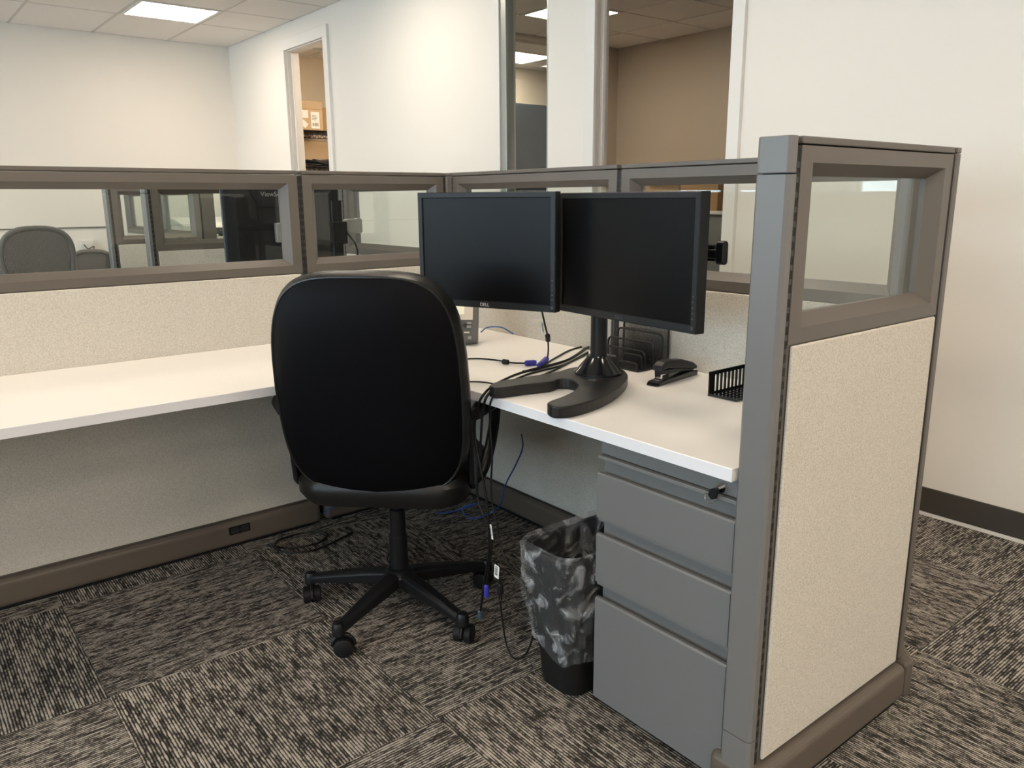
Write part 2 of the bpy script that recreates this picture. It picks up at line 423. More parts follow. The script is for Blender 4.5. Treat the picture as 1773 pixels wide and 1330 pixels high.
for n, c in enumerate(WY):
    t = bpy.data.objects.new('window_%d' % (n+1), None); COL.objects.link(t); t.location = (-5.58, c, 0.8); tag(t, kind='structure')
    fm = MB()
    for a in ((-1.1, -1.05, 0, 1.5), (1.05, 1.1, 0, 1.5), (-0.02, 0.02, 0.05, 1.45)): fm.box(-0.03, 0.03, a[0], a[1], a[2], a[3])
    for z in (0, 0.62, 1.45): fm.box(-0.031, 0.031, -1.05, 1.05, z, z+0.05)
    fm.build('window_frame', 'alu', t)
    for y0, y1 in ((-1.05, -0.02), (0.02, 1.05)):
        box(-0.004, 0.004, y0, y1, 0.05, 1.45).build('pane', 'glass', t)
bb = struct('baseboard_right', MB().box(XW-0.008, XW, -7.0, 2.28, 0.014, 0.115).box(XW-0.008, XW, 4.06, 6.26, 0.014, 0.115).box(XW-0.008, XW, 7.20, YF, 0.014, 0.115), 'baseboard', bevel=0.003)
box(XW-0.011, XW, -7.0, 2.28, 0.0, 0.013).build('base_edge_strip', 'white_paint', bb)
struct('baseboard_far', box(-5.5, XW-0.008, YF-0.008, YF, 0, 0.115), 'baseboard')
struct('trim_1', box(-5.5, 1.9, YF-0.012, YF, 1.0, 1.012), 'frame')
# storage doorway trim
tr = MB()
for y0, y1, z0, z1 in ((6.27, 6.35, 0, 2.53), (7.11, 7.20, 0, 2.53), (6.27, 7.20, 2.53, 2.62)): tr.box(XW-0.022, XW+0.002, y0, y1, z0, z1)
tr.box(XW+0.002, XW+0.118, 6.341, 6.356, 0, 2.53).box(XW+0.002, XW+0.118, 7.104, 7.119, 0, 2.53).box(XW+0.002, XW+0.118, 6.356, 7.104, 2.522, 2.539)
tr.box(XW+0.04, XW+0.06, 7.085, 7.104, 0, 2.52)
struct('trim_2', tr, 'white_paint', bevel=0.003)
# office doorway trim
tr = MB()
for y0, y1, z0, z1 in ((2.28, 2.345, 0, 2.58), (3.21, 3.285, 0, 2.58), (2.28, 3.285, 2.58, 2.65)): tr.box(XW-0.022, XW+0.002, y0, y1, z0, z1)
tr.box(XW+0.002, XW+0.118, 2.301, 2.32, 0, 2.58).box(XW+0.002, XW+0.118, 3.24, 3.259, 0, 2.58).box(XW+0.05, XW+0.075, 3.215, 3.24, 0, 2.58)
struct('trim_3', tr, 'white_paint', bevel=0.003)
# sidelight
t = bpy.data.objects.new('window_5', None); COL.objects.link(t); t.location = (XW+0.05, 3.82, 0.1); tag(t, kind='structure')
fm = MB().box(-0.05, 0.012, 0.165, 0.22, 0, 2.5).box(-0.05, 0.012, -0.22, -0.205, 0, 2.5).box(-0.05, 0.012, -0.205, 0.165, 2.43, 2.5).box(-0.05, 0.012, -0.205, 0.165, 0, 0.07)
fm.build('window_frame', 'alu', t, bevel=0.003)
box(-0.06, -0.052, 0.22, 0.262, -0.1, 2.5).build('casing', 'white_paint', t)
box(-0.034, -0.026, -0.205, 0.165, 0.07, 2.43).build('pane', 'glass', t)
# office behind the doorway
struct('wall_office_back', box(6.4, 6.5, 0.8, 6.3, 0, TOP), 'office_wall')
struct('wall_office_side', MB().box(XW+0.12, 4.72, 6.17, 6.29, 0, TOP).box(6.02, 6.4, 6.17, 6.29, 0, TOP).box(4.72, 6.02, 6.17, 6.29, 2.70, TOP), 'office_wall')
struct('wall_office_near', box(XW+0.12, 6.4, 0.8, 0.9, 0, TOP), 'office_wall')
oc = struct('ceiling_office', box(XW+0.12, 6.4, 0.9, 6.17, CH+0.014, CH+0.08), 'grid')
ox = [6.4, 5.84, 5.22, 4.58, 3.94, 3.29]; oy = [6.17, 5.58, 4.97, 4.35, 3.73, 3.11, 2.49, 1.87, 0.9]
for i in range(5):
    for j in range(8):
        if (i, j) == (2, 1): continue
        w, d = ox[i]-ox[i+1], oy[j]-oy[j+1]
        o = box(-w/2+0.010, w/2-0.010, -d/2+0.010, d/2-0.010, 0, 0.014).build('ceiling_tile', 'ceil', oc)
        o.location = ((ox[i]+ox[i+1])/2, (oy[j]+oy[j+1])/2, CH)
lamp(4.59, 5.21, 4.98, 5.57, 'ceiling light panel in the office seen either side of the white column', 'lamp_dim')
# room beyond the office
struct('wall_beyond_far', box(4.72, 9.0, 7.80, 7.9, 0, TOP), 'store_wall')
struct('wall_beyond_right', box(8.9, 9.0, 6.29, 7.8, 0, TOP), 'store_wall')
struct('wall_beyond_office', box(6.5, 9.0, 6.17, 6.29, 0, TOP), 'office_wall')
struct('ceiling_beyond', box(4.72, 9.0, 6.29, 7.8, CH+0.01, CH+0.08), 'ceil')
lamp(5.55, 6.25, 6.95, 7.55, 'ceiling light in the room beyond the office, seen through the sidelight', z=CH+0.01)
t = thing('tall_cabinet', 'dark slate blue tall cabinet seen through the narrow sidelight', 'cabinet', (6.6, 7.62, 0))
box(-0.95, 0.95, -0.18, 0.17, 0.08, 2.31).build('body', 'slate', t, bevel=0.004)
for s in (-1, 1):
    d_ = box(min(0.004*s, 0.94*s), max(0.004*s, 0.94*s), -0.20, -0.181, 0.10, 2.295).build('door', 'slate', t, bevel=0.003)
    box(0.05*s-0.008, 0.05*s+0.008, -0.225, -0.201, 1.0, 1.2).build('handle', 'chrome', d_)
box(-0.92, 0.92, -0.15, 0.16, 0, 0.08).build('plinth', 'black_matte', t)
# storage room
struct('wall_storage_back', box(XW+0.12, 4.72, 8.55, 8.65, 0, TOP), 'store_wall')
struct('wall_storage_right', box(4.62, 4.72, 6.29, 8.55, 0, TOP), 'store_wall')
sc_ = struct('ceiling_storage', box(XW+0.12, 4.62, 6.29, 8.55, CH+0.014, CH+0.08), 'grid')
for x0, x1, y0, y1 in ((3.29, 4.02, 7.55, 8.0), (4.04, 4.62, 7.55, 8.0), (3.29, 4.02, 8.02, 8.55), (4.04, 4.62, 8.02, 8.55), (3.29, 3.78, 6.29, 7.53), (4.42, 4.62, 6.29, 7.53), (3.8, 4.4, 7.13, 7.53)):
    box(x0, x1, y0, y1, CH, CH+0.014).build('ceiling_tile', 'ceil', sc_)
lamp(3.8, 4.4, 6.5, 7.1, 'unseen ceiling light added to brighten the storage room', 'lamp_dim')  # lamp added out of view to light the storage walls and rack
vt = thing('ceiling_vent', 'small ceiling air vent inside the storage doorway', 'vent', (4.18, 7.86, CH))
box(-0.14, 0.14, -0.14, 0.14, -0.008, 0).build('frame', 'white_paint', vt)
for k in range(5): box(-0.11, 0.11, -0.10+k*0.045, -0.08+k*0.045, -0.012, -0.008).build('slat', 'frame', vt)

# ------------------------------------------------------------------ partitions
H, T = 1.352, 0.07
def window_frame(L, z0, z1, a=0.036, ar=0.029, b=0.022, dep=0.029):
    mb = MB()
    def rect(ox, oz): return [(ox, z0+oz), (L-ox, z0+oz), (L-ox, z1-oz), (ox, z1-oz)]
    prof = [(0, 0, T-0.001), (0, 0, 0.001), (a, ar, 0.0), (a+b, ar+b, dep), (a+b, ar+b, T-dep), (a, ar, T), (0, 0, T-0.001)]
    rings = [[(x, y, z) for x, z in rect(o1, o2)] for o1, o2, y in prof]
    return mb.loft(rings, cap=False)
def partition(name, label, loc, rz, L, glass=True, base_ends=(0, 0), group=None, slots=(1, 1), slot_w=(0.0095, 0.0095)):
    t = thing(name, label, 'partition', loc, rz, group)
    box(0, L, -0.001, T+0.001, H-0.013, H).build('top_cap', 'frame', t, bevel=0.0025)
    ZR = 0.985
    window_frame(L, ZR, H-0.0155).build('window_frame', 'frame', t)
    box(0.055, L-0.055, T/2-0.003, T/2+0.003, ZR+0.048, H-0.064).build('glass_pane', 'glass', t)
    box(0.0, L, 0.004, T-0.004, 0.02, ZR-0.001).build('core', 'frame', t)
    box(0.009, L-0.009, -0.004, 0.0035, 0.106, ZR-0.003).build('fabric_panel', 'fabric', t, bevel=0.004, seg=3)
    box(0.009, L-0.009, T-0.0035, T+0.004, 0.106, ZR-0.003).build('fabric_panel', 'fabric', t, bevel=0.004, seg=3)
    box(-base_ends[0], L+base_ends[1], -0.027, T+0.027, 0.006, 0.100).build('base_cover', 'frame_dark', t, bevel=0.020, seg=5, smooth=False)
    box(0.03, L-0.03, -0.018, T+0.018, 0, 0.007).build('base_foot', 'black_matte', t)
    for k, x0, x1 in ((0, -(slot_w[0]), 0), (1, L, L+slot_w[1])):
        if not slots[k]: continue
        sm = MB().box(x0, x1, 0.003, T-0.003, 0.10, H-0.02)
        sl = sm.build('slot_strip', 'black_gap', t)
        if k == 1 and slot_w[1] > 0.01: continue
        hk = MB()
        z = 0.13
        while z < H-0.05:
            hk.box(x0+0.003, x1-0.002, 0.0018, T-0.0018, z, z+0.010); z += 0.0254
        hk.build('slot_hooks', 'slot_metal', sl)
    return t
def end_post(t, x0=-0.036, x1=-0.014):
    """flat trim that closes the free end of a partition"""
    def pro(z0, z1):
        c = 0.007
        return MB().prism([(x1, 0.0), (x1, T), (x0+c, T), (x0, T-c), (x0, c), (x0+c, 0.0)], 'z', z0, z1)
    p = pro(0.165, 1.287).build('end_post', 'post', t)
    pro(1.289, H).build('post_cap', 'post', p, bevel=0.002)
    pro(0.02, 0.163).build('post_foot', 'post', p)
YP, XP = 2.798, 1.912
partition('partition_panel', 'long glazed cubicle partition behind the left worktop', (0.035, YP, 0), 0, 1.223)
partition('partition_panel', 'glazed partition at the outer left end of the left worktop', (-1.21, YP, 0), 0, 1.225)
partition('partition_panel', 'narrow glazed partition between the left run and the cubicle corner', (1.277, YP, 0), 0, 0.617)
partition('partition_panel', 'glazed partition behind the left monitor, next to the cubicle corner', (XP, 2.760, 0), -PI/2, 0.922)
partition('partition_panel', 'glazed partition behind the right monitor and the letter tray', (XP, 1.819, 0), -PI/2, 0.930)
wing = partition('wing_partition', 'glazed end partition beside the drawer cabinet, beige fabric face nearest the viewer', (1.291, 0.80, 0), 0, 0.594, base_ends=(0.040, 0.010), slot_w=(0.014, 0.0135))
end_post(wing)
def corner_post(label, poly, loc, base_poly=None):
    t = thing('corner_post', label, 'post', loc)
    MB().prism(poly, 'z', 0.10, H-0.013).build('post', 'frame', t, bevel=0.003)
    MB().prism(poly, 'z', H-0.012, H).build('post_cap', 'frame', t, bevel=0.002)
    bp = base_poly or [(x*1.0, y*1.0) for x, y in poly]
    MB().prism(bp, 'z', 0.0, 0.10).build('base_corner', 'frame_dark', t, bevel=0.012, seg=3)
corner_post('corner post where the wing partition meets the monitor-side partition',
            [(0.0, 0.0), (0.020, 0.0), (0.085, 0.060), (0.087, 0.074), (0.018, 0.074), (0.0, 0.072)], (1.899, 0.80, 0),
            [(0.0, -0.027), (0.030, -0.027), (0.113, 0.045), (0.114, 0.074), (0.0, 0.074)])
corner_post('corner post behind the left monitor joining the two partition runs',
            [(0.0, 0.0), (0.006, -0.002), (0.008, -0.028), (0.078, -0.028), (0.078, 0.070), (0.0, 0.070)], (1.906, YP, 0))
# next cubicle and the ones beyond
NG = None
w2 = partition('wing_partition', 'first glazed wing partition seen through the long left glass', (1.236, 4.60, 0), 0, 0.651, base_ends=(0.036, 0), slot_w=(0.014, 0.0095)); end_post(w2)
w3 = partition('wing_partition', 'second, farther glazed wing partition seen through the long left glass', (1.236, 5.46, 0), 0, 0.528, base_ends=(0.036, 0), slot_w=(0.014, 0.0095)); end_post(w3)
partition('partition_panel', "neighbouring cubicle's partition directly behind the narrow glazed partition", (XP, 3.722, 0), -PI/2, 0.84)
partition('partition_panel', "neighbouring cubicle's partition running up to the first far wing", (XP, 4.575, 0), -PI/2, 0.84)
for k in range(2):
    partition('partition_panel', 'far partition beyond the second far wing, %s from that wing' % ('second', 'first')[k], (1.80, 7.52-0.987*k, 0), -PI/2, 0.972)
corner_post('far post at the end of the first far wing', [(0, 0), (0.085, 0), (0.085, 0.07), (0, 0.07)], (1.899, 4.60, 0))
corner_post('far post at the end of the second far wing', [(0, 0), (0.085, 0), (0.085, 0.065), (0, 0.065)], (1.776, 5.46, 0))

# ------------------------------------------------------------------ worktops
DZ = 0.737
def worktop(label, x0, x1, y0, y1, edge):
    t = thing('worktop', label, 'worktop', ((x0+x1)/2, (y0+y1)/2, DZ-0.028))
    box(x0, x1, y0, y1, DZ-0.027, DZ).build('top', 'work', t, world=True, bevel=0.0015)
    e = {'y0': (x0, x1, y0-0.0015, y0+0.001), 'x0': (x0-0.0015, x0+0.001, y0, y1)}[edge]
    box(*e, DZ-0.0265, DZ-0.0012).build('edge_band', 'work_edge', t, world=True)
    return t
worktop('white worktop running along the long left partition', -1.20, 1.244, 2.13, YP-0.006, 'y0')
worktop('white worktop carrying the monitors, stapler and letter tray', 1.246, XP-0.006, 0.872, YP-0.006, 'x0')
worktop("neighbouring cubicle's white worktop behind the long left partition", 0.05, 1.90, YP+T+0.006, 3.53, 'y0')

# ------------------------------------------------------------------ drawer cabinet
cab = thing('drawer_cabinet', 'grey metal three-drawer pedestal cabinet under the right worktop', 'cabinet', (1.55, 1.067, 0))
CX, CY0, CY1 = 1.270, 0.874, 1.262
box(CX+0.033, 1.85, CY0, CY1-0.003, 0.028, 0.706).build('body', 'cab', cab, world=True, bevel=0.002)
box(CX+0.045, 1.83, CY0+0.012, CY1-0.012, 0.0, 0.028).build('plinth', 'cab', cab, world=True)
hd = box(CX+0.010, CX+0.034, CY0, CY1-0.002, 0.666, 0.706).build('header', 'cab', cab, world=True, bevel=0.0015)
def lipped(z0, z1, name):
    # drawer front whose upper edge folds back into a full-width finger pull
    pts = [(CX, z0), (CX, z1-0.004), (CX+0.004, z1), (CX+0.012, z1), (CX+0.012, z1-0.010), (CX+0.020, z1-0.010), (CX+0.020, z0)]
    d = MB().prism([(a, b) for a, b in pts], 'y', CY0+0.003, CY1).build(name, 'cab', cab, world=True)
    return d
for z0, z1, n in ((0.508, 0.620, 'drawer'), (0.342, 0.466, 'drawer'), (0.026, 0.299, 'file_drawer')):
    lipped(z0, z1, n)
for z in (0.664, 0.507, 0.341):     # overhanging rail below each front
    box(CX+(0.000 if z > 0.6 else 0.005), CX+0.034, CY0+0.002, CY1-0.001, z-0.009, z-0.0005).build('pull_rail', 'cab', cab, world=True, bevel=0.0012)
for z0, z1 in ((0.606, 0.654), (0.452, 0.497), (0.285, 0.331)):
    box(CX+0.026, CX+0.034, CY0+0.002, CY1-0.001, z0, z1).build('finger_recess', 'cab', cab, world=True)
lk = MB().cyl((CX+0.013, 0.914, 0.682), (CX+0.001, 0.914, 0.682), 0.011, 20).build('lock', 'chrome', cab, world=True, smooth=True)
kk = MB().prism([(0.914-0.003, 0.684), (0.914+0.004, 0.684), (0.914+0.017, 0.677), (0.914+0.022, 0.664), (0.914+0.012, 0.655), (0.914+0.002, 0.660)], 'x', CX-0.014, CX-0.008)
key = kk.build('key', 'black_plastic', cab, world=True, bevel=0.002)
MB().cyl((CX-0.011, 0.914, 0.682), (CX+0.002, 0.914, 0.682), 0.003, 8).build('key_shaft', 'chrome', lk, world=False).matrix_parent_inverse = cab.matrix_basis.inverted()
ring = [(CX-0.010, 0.932+0.013*math.cos(a), 0.660+0.011*math.sin(a)-0.004) for a in [2*PI*k/18 for k in range(19)]]
MB().tube(ring, 0.0012, 6, False).build('key_ring', 'chrome', cab, world=True, smooth=True)

# ------------------------------------------------------------------ waste bin and liner
def binring(z, grow=0.0, n=7):
    k = z/0.385
    x0, x1 = 1.238-0.030*k, 1.520+0.030*k
    y0, y1 = 1.304-0.014*k, 1.446+0.030*k
    return [(x, y, z) for x, y in rrect(x1-x0+2*grow, y1-y0+2*grow, 0.045+grow, n, (x0+x1)/2, (y0+y1)/2)]
bt = thing('waste_bin', 'black rectangular plastic waste bin beside the drawer cabinet', 'waste bin', (1.38, 1.36, 0))
MB().loft([binring(z) for z in (0.004, 0.10, 0.2, 0.3, 0.385)] + [binring(0.385, -0.004), binring(0.30, -0.004), binring(0.02, -0.004)]).build('body', 'bin', bt, world=True, smooth=True)
MB().loft([binring(0.372, 0.0005), binring(0.374, 0.006), binring(0.384, 0.007), binring(0.388, 0.002), binring(0.388, -0.005), binring(0.38, -0.006)], cap=False).build('rim', 'bin', bt, world=True, smooth=True)
bag = MB(); rings = []
NB = len(binring(0.2))
def hem(i):       # irregular lower edge of the turned-down liner
    a = 2*PI*i/NB
    return 0.175 + 0.075*math.sin(a+0.94) + 0.010*math.sin(a*5+0.5)
for k in range(15):
    u = k/14
    ring = []
    for i in range(NB):
        zz = 0.402 - u*(0.402-hem(i))
        g = 0.012 + 0.010*math.sin(PI*u)*(1+0.7*math.sin(i*1.7+u*9)) + 0.006*math.sin(i*2.9+u*17) + (0.006 if k == 14 else 0)
        if k == 0: g = 0.004
        ring.append(binring(zz, max(0.010, g) if k else 0.004)[i])
    rings.append(ring)
inner = [[binring(z, -0.010-0.004*math.sin(i*2.1+z*40))[i] for i in range(NB)] for z in (0.05, 0.15, 0.25, 0.33, 0.39)]
bag.loft(inner + rings, cap=False)
bo = bag.build('bin_liner', 'bag', None, smooth=True)
tag(bo, 'clear crinkled plastic liner turned down over the black waste bin', 'bin liner')

# ------------------------------------------------------------------ swivel chair
CHX, CHY = 1.152, 1.998
chair = thing('office_chair', 'black leather swivel office chair seen from behind', 'chair', (CHX, CHY, 0), math.radians(46-90))
base_az = [math.radians(a) for a in (203.5, 275.5, 347.5, 59.5, 131.5)]
rot = chair.rotation_euler.z
hub = MB().lathe([(0.030, 0.085), (0.050, 0.092), (0.052, 0.118), (0.040, 0.135), (0.028, 0.140)], n=28)
hub.build('base_hub', 'black_plastic', chair, smooth=True)
for a in base_az:
    a -= rot
    d = Vector((math.cos(a), math.sin(a), 0)); sd = Vector((-d.y, d.x, 0))
    rg = []
    for r, w, zt, zb in ((0.030, 0.027, 0.133, 0.088), (0.12, 0.024, 0.122, 0.082), (0.22, 0.020, 0.106, 0.074), (0.285, 0.017, 0.094, 0.066), (0.309, 0.012, 0.088, 0.066)):
        c = d*r
        rg.append([c-sd*w+Vector((0, 0, zb)), c+sd*w+Vector((0, 0, zb)), c+sd*w+Vector((0, 0, zt-0.008)), c+sd*w*0.5+Vector((0, 0, zt)), c-sd*w*0.5+Vector((0, 0, zt)), c-sd*w+Vector((0, 0, zt-0.008))])
    lg = MB().loft(rg).build('base_leg', 'black_plastic', chair, bevel=0.004, seg=2)
    c = d*0.296
    cs = MB().lathe([(0.004, 0.100), (0.014, 0.097), (0.019, 0.086), (0.019, 0.062), (0.012, 0.055)], (c.x, c.y, 0), 16)
    ca = a + random.uniform(-0.5, 0.5) + 0.9
    w = Vector((math.cos(ca), math.sin(ca), 0)); tv = Vector((-w.y, w.x, 0))
    cc = c + tv*0.012 + Vector((0, 0, 0.027))
    cas = cs.build('caster', 'black_plastic', chair, smooth=True)
    wm = MB()
    for s in (-1, 1):
        wm.tube([cc+w*s*0.005, cc+w*s*0.007, cc+w*s*0.024, cc+w*s*0.027], [0.020, 0.027, 0.027, 0.022], 22)
    wm.build('wheel', 'black_matte', cas, smooth=True)
    hood = [cc + tv*(0.031*math.cos(b)) + Vector((0, 0, 0.031*math.sin(b))) for b in [PI*k/8 for k in range(9)]]
    MB().tube(hood, 0.006, 8).build('hood', 'black_plastic', cas, smooth=True)
MB().lathe([(0.028, 0.13), (0.028, 0.245), (0.024, 0.250), (0.024, 0.33), (0.016, 0.333), (0.016, 0.40)], n=22).build('gas_column', 'black_plastic', chair, smooth=True)
box(-0.10, 0.10, -0.13, 0.12, 0.385, 0.415).build('tilt_mechanism', 'black_matte', chair, bevel=0.006)
st = []
for w, d, z in ((0.40, 0.38, 0.405), (0.47, 0.45, 0.415), (0.50, 0.48, 0.445), (0.50, 0.48, 0.475), (0.46, 0.44, 0.505), (0.36, 0.34, 0.515)):
    st.append([(x, y+0.02, z) for x, y in rrect(w, d, 0.10, 6)])
MB().loft(st).build('seat', 'leather', chair, smooth=True)
# backrest: rear vinyl shell, piping and padded leather cushion, leaning back
def back_pt(x, z, y):
    k = (z-0.45)/0.62
    lean = -0.205 - 0.115*k - 0.02*math.sin(PI*k)
    return Vector((x, lean + y + 0.50*x*x, z))
def outline(n=72, grow=0.0):
    out = []
    for i in range(n):
        a = 2*PI*i/n
        c, s = math.cos(a), math.sin(a)
        zc, hh = 0.762, 0.300+grow
        ex = 3.9 if s > 0 else 4.4
        z = zc + hh*math.copysign(abs(s)**(2/ex), s)
        k = (z-0.455)/0.6
        hw = (0.250 - 0.020*max(0, k-0.5)**1.2*2 - 0.006*(1-k)) + grow
        if s < 0: z -= 0.018*(1-abs(c)**(4/ex)) - 0.010
        x = hw*math.copysign(abs(c)**(2/ex), c)
        out.append((x, z))
    return out
def ring_at(scale, y, grow=0.0):
    return [back_pt(x*scale, 0.755+(z-0.755)*scale, y) for x, z in outline(grow=grow)]
sh = MB().loft([ring_at(0.02, -0.030)] + [ring_at(s, -0.030+0.026*s**6) for s in (0.3, 0.55, 0.75, 0.88, 0.95, 1.0)] + [ring_at(1.0, 0.012)], cap=True)
sh.build('back_shell', 'chair_shell', chair, smooth=True)
pr = ring_at(1.003, -0.002); pr.append(pr[0]); pr.append(pr[1])
MB().tube(pr, 0.0042, 8, False).build('piping', 'piping', chair, smooth=True)
cu = MB().loft([ring_at(0.97, 0.004), ring_at(1.0, 0.004, 0.004), ring_at(1.0, 0.025, 0.014), ring_at(1.0, 0.055, 0.014), ring_at(0.97, 0.078, 0.010), ring_at(0.88, 0.095), ring_at(0.6, 0.100), ring_at(0.05, 0.100)])
cu.build('back_cushion', 'leather', chair, smooth=True)
# lower skirt of the back, between shell and seat
sk = MB().loft([[back_pt(x, z, y) for x, z, y in [(0.195*math.cos(a), 0.478+0.058*math.sin(a)*(1.0 if math.sin(a) < 0 else 0.4), yy) for a in [2*PI*k/36 for k in range(36)]]] for yy in (0.0, 0.02, 0.16)])
sk.build('back_skirt', 'black_matte', chair, smooth=True)
for s in (-1, 1):
    pad = spline([(s*0.268, -0.165, 0.676), (s*0.292, -0.10, 0.690), (s*0.302, 0.0, 0.694), (s*0.296, 0.15, 0.682)], 6)
    rg = []
    for i, p in enumerate(pad):
        w = 0.018 + 0.018*math.sin(PI*min(1, (i+1)/(len(pad)*0.9)))
        rg.append([p+Vector((w*math.cos(b), 0, 0.014*math.sin(b))) for b in [2*PI*k/14 for k in range(14)]])
    ao = MB().loft(rg).build('armrest', 'black_plastic', chair, smooth=True)
    sup = spline([(s*0.292, 0.13, 0.674), (s*0.290, 0.10, 0.58), (s*0.275, 0.03, 0.49), (s*0.245, 0.0, 0.435), (s*0.16, 0.0, 0.412)], 6)
    MB().tube(sup, 0.017, 10).build('arm_support', 'black_plastic', ao, smooth=True)
    MB().prism([(-0.185, 0.672), (-0.120, 0.672), (-0.085, 0.50), (-0.09, 0.452), (-0.125, 0.446), (-0.150, 0.47)], 'x', min(s*0.246, s*0.262), max(s*0.246, s*0.262)).build('arm_bracket', 'black_plastic', ao, bevel=0.006)

# ------------------------------------------------------------------ monitors and stand
def monitor(label, a, b, z0, h, logo, group=None, tilt=0.0):
    a, b = Vector(a), Vector(b); w = (b-a).length; c = (a+b)/2
    t = thing('monitor', label, 'monitor', (c.x, c.y, z0), math.atan2(b.y-a.y, b.x-a.x), group)
    bz, bb_ = 0.0165, 0.020
    fr = MB(); hw = w/2
    prof = [(0, 0, 0.030), (0, 0, 0.002), (0.002, 0.002, 0.0), (bz-0.002, bb_-0.002, 0.0), (bz, bb_, 0.005)]
    rings = [[(-hw+o1, y, o2), (hw-o1, y, o2), (hw-o1, y, h-o1), (-hw+o1, y, h-o1)] for o1, o2, y in prof]
    fr.loft(rings, cap=False).build('bezel', 'bezel', t)
    box(-hw+bz-0.001, hw-bz+0.001, 0.0045, 0.008, bb_-0.001, h-bz+0.001).build('screen', 'screen', t)
    rr = [[(-hw+o, y, o), (hw-o, y, o), (hw-o, y, h-o), (-hw+o, y, h-o)] for o, y in ((0.001, 0.008), (0.001, 0.032), (0.03, 0.040), (0.075, 0.048))]
    MB().loft(rr).build('rear_housing', 'black_matte', t)
    text_part('logo', 'DELL', 0.0135, logo, t, Matrix.Translation((0, -0.0003, 0.0095)) @ FACE)
    for k in range(5):
        MB().cyl((hw-0.009, 0.001, 0.035+k*0.013), (hw-0.009, -0.0012, 0.035+k*0.013), 0.0022, 8).build('button', 'logo_dark', t)
    MB().cyl((hw-0.009, 0.001, 0.013), (hw-0.009, -0.0012, 0.013), 0.004, 12).build('power_button', 'logo_dark', t)
    return t
mon_l = monitor('left black monitor on the dual stand, bright silver logo', (1.272, 2.016), (1.441, 1.605), 0.945, 0.322, 'logo')
mon_r = monitor('right black monitor on the dual stand, nearer the drawer cabinet', (1.503, 1.664), (1.461, 1.147), 0.941, 0.322, 'logo_dark')
ms = thing('monitor_stand', 'charcoal dual monitor stand with horseshoe base', 'monitor stand', (1.575, 1.565, DZ))
ol = [(1.232, 1.606), (1.240, 1.640), (1.297, 1.664), (1.433, 1.655), (1.492, 1.652), (1.560, 1.666), (1.628, 1.650), (1.662, 1.600), (1.655, 1.549), (1.612, 1.490), (1.539, 1.435), (1.437, 1.381), (1.340, 1.350), (1.262, 1.343), (1.224, 1.362), (1.232, 1.398),
      (1.256, 1.414), (1.301, 1.425), (1.359, 1.447), (1.402, 1.472), (1.436, 1.506), (1.452, 1.548), (1.435, 1.577), (1.392, 1.568), (1.320, 1.586), (1.259, 1.597)]
pts = spline([(x, y, 0) for x, y in ol + [ol[0]]], 4)[:-1]
MB().prism([(p.x, p.y) for p in pts], 'z', DZ+0.0005, DZ+0.030).build('base', 'stand', ms, world=True, bevel=0.004, seg=3)
MB().lathe([(0.068, 0.028), (0.068, 0.036), (0.060, 0.044), (0.034, 0.075), (0.031, 0.082)], (1.568, 1.562, DZ), 36).build('pole_collar', 'black_gloss', ms, world=True, smooth=True)
MB().cyl((1.568, 1.562, DZ+0.03), (1.568, 1.562, 1.16), 0.0235, 28).build('pole', 'black_plastic', ms, world=True, smooth=True)
cbz = 1.118
MB().prism([(1.590, cbz-0.02), (1.612, cbz-0.02), (1.612, cbz+0.02), (1.590, cbz+0.02)], 'y', 1.20, 1.96).build('crossbar', 'black_plastic', ms, world=True, bevel=0.004)
MB().lathe([(0.030, -0.035), (0.033, -0.03), (0.033, 0.03), (0.030, 0.035)], (1.575, 1.562, cbz), 24).build('crossbar_clamp', 'black_plastic', ms, world=True, smooth=True)
kn = MB().prism(rrect(0.020, 0.056, 0.009, 5, 1.566, cbz+0.004), 'y', 1.150, 1.172); kn.box(1.560, 1.606, 1.172, 1.205, cbz-0.010, cbz+0.010)
kn.build('tilt_knob', 'black_plastic', ms, world=True, bevel=0.003)
for mo, yy in ((mon_l, 1.83), (mon_r, 1.40)):
    c = mo.matrix_basis @ Vector((0, 0.0535, 0.16))
    MB().tube([(1.600, yy, cbz), (c.x+0.01, c.y, cbz-0.005), (c.x, c.y, c.z)], [0.016, 0.016, 0.028], 12).build('mount_arm', 'black_plastic', ms, world=True, smooth=True)
    q = mo.matrix_basis.to_3x3()
    pm = MB()
    pm.add([c + q @ Vector((x, y, z)) for z in (-0.05, 0.05) for y in (-0.004, 0.004) for x in (-0.05, 0.05)], [(0, 1, 3, 2), (4, 6, 7, 5), (0, 4, 5, 1), (2, 3, 7, 6), (0, 2, 6, 4), (1, 5, 7, 3)])
    pm.build('mount_plate', 'black_plastic', ms, world=True)

# ------------------------------------------------------------------ desk phone
az = math.atan2(0.042, -0.048) + PI
ph = thing('desk_phone', 'grey office desk phone with pale screen behind the chair', 'phone', (1.652, 2.250, DZ), az)
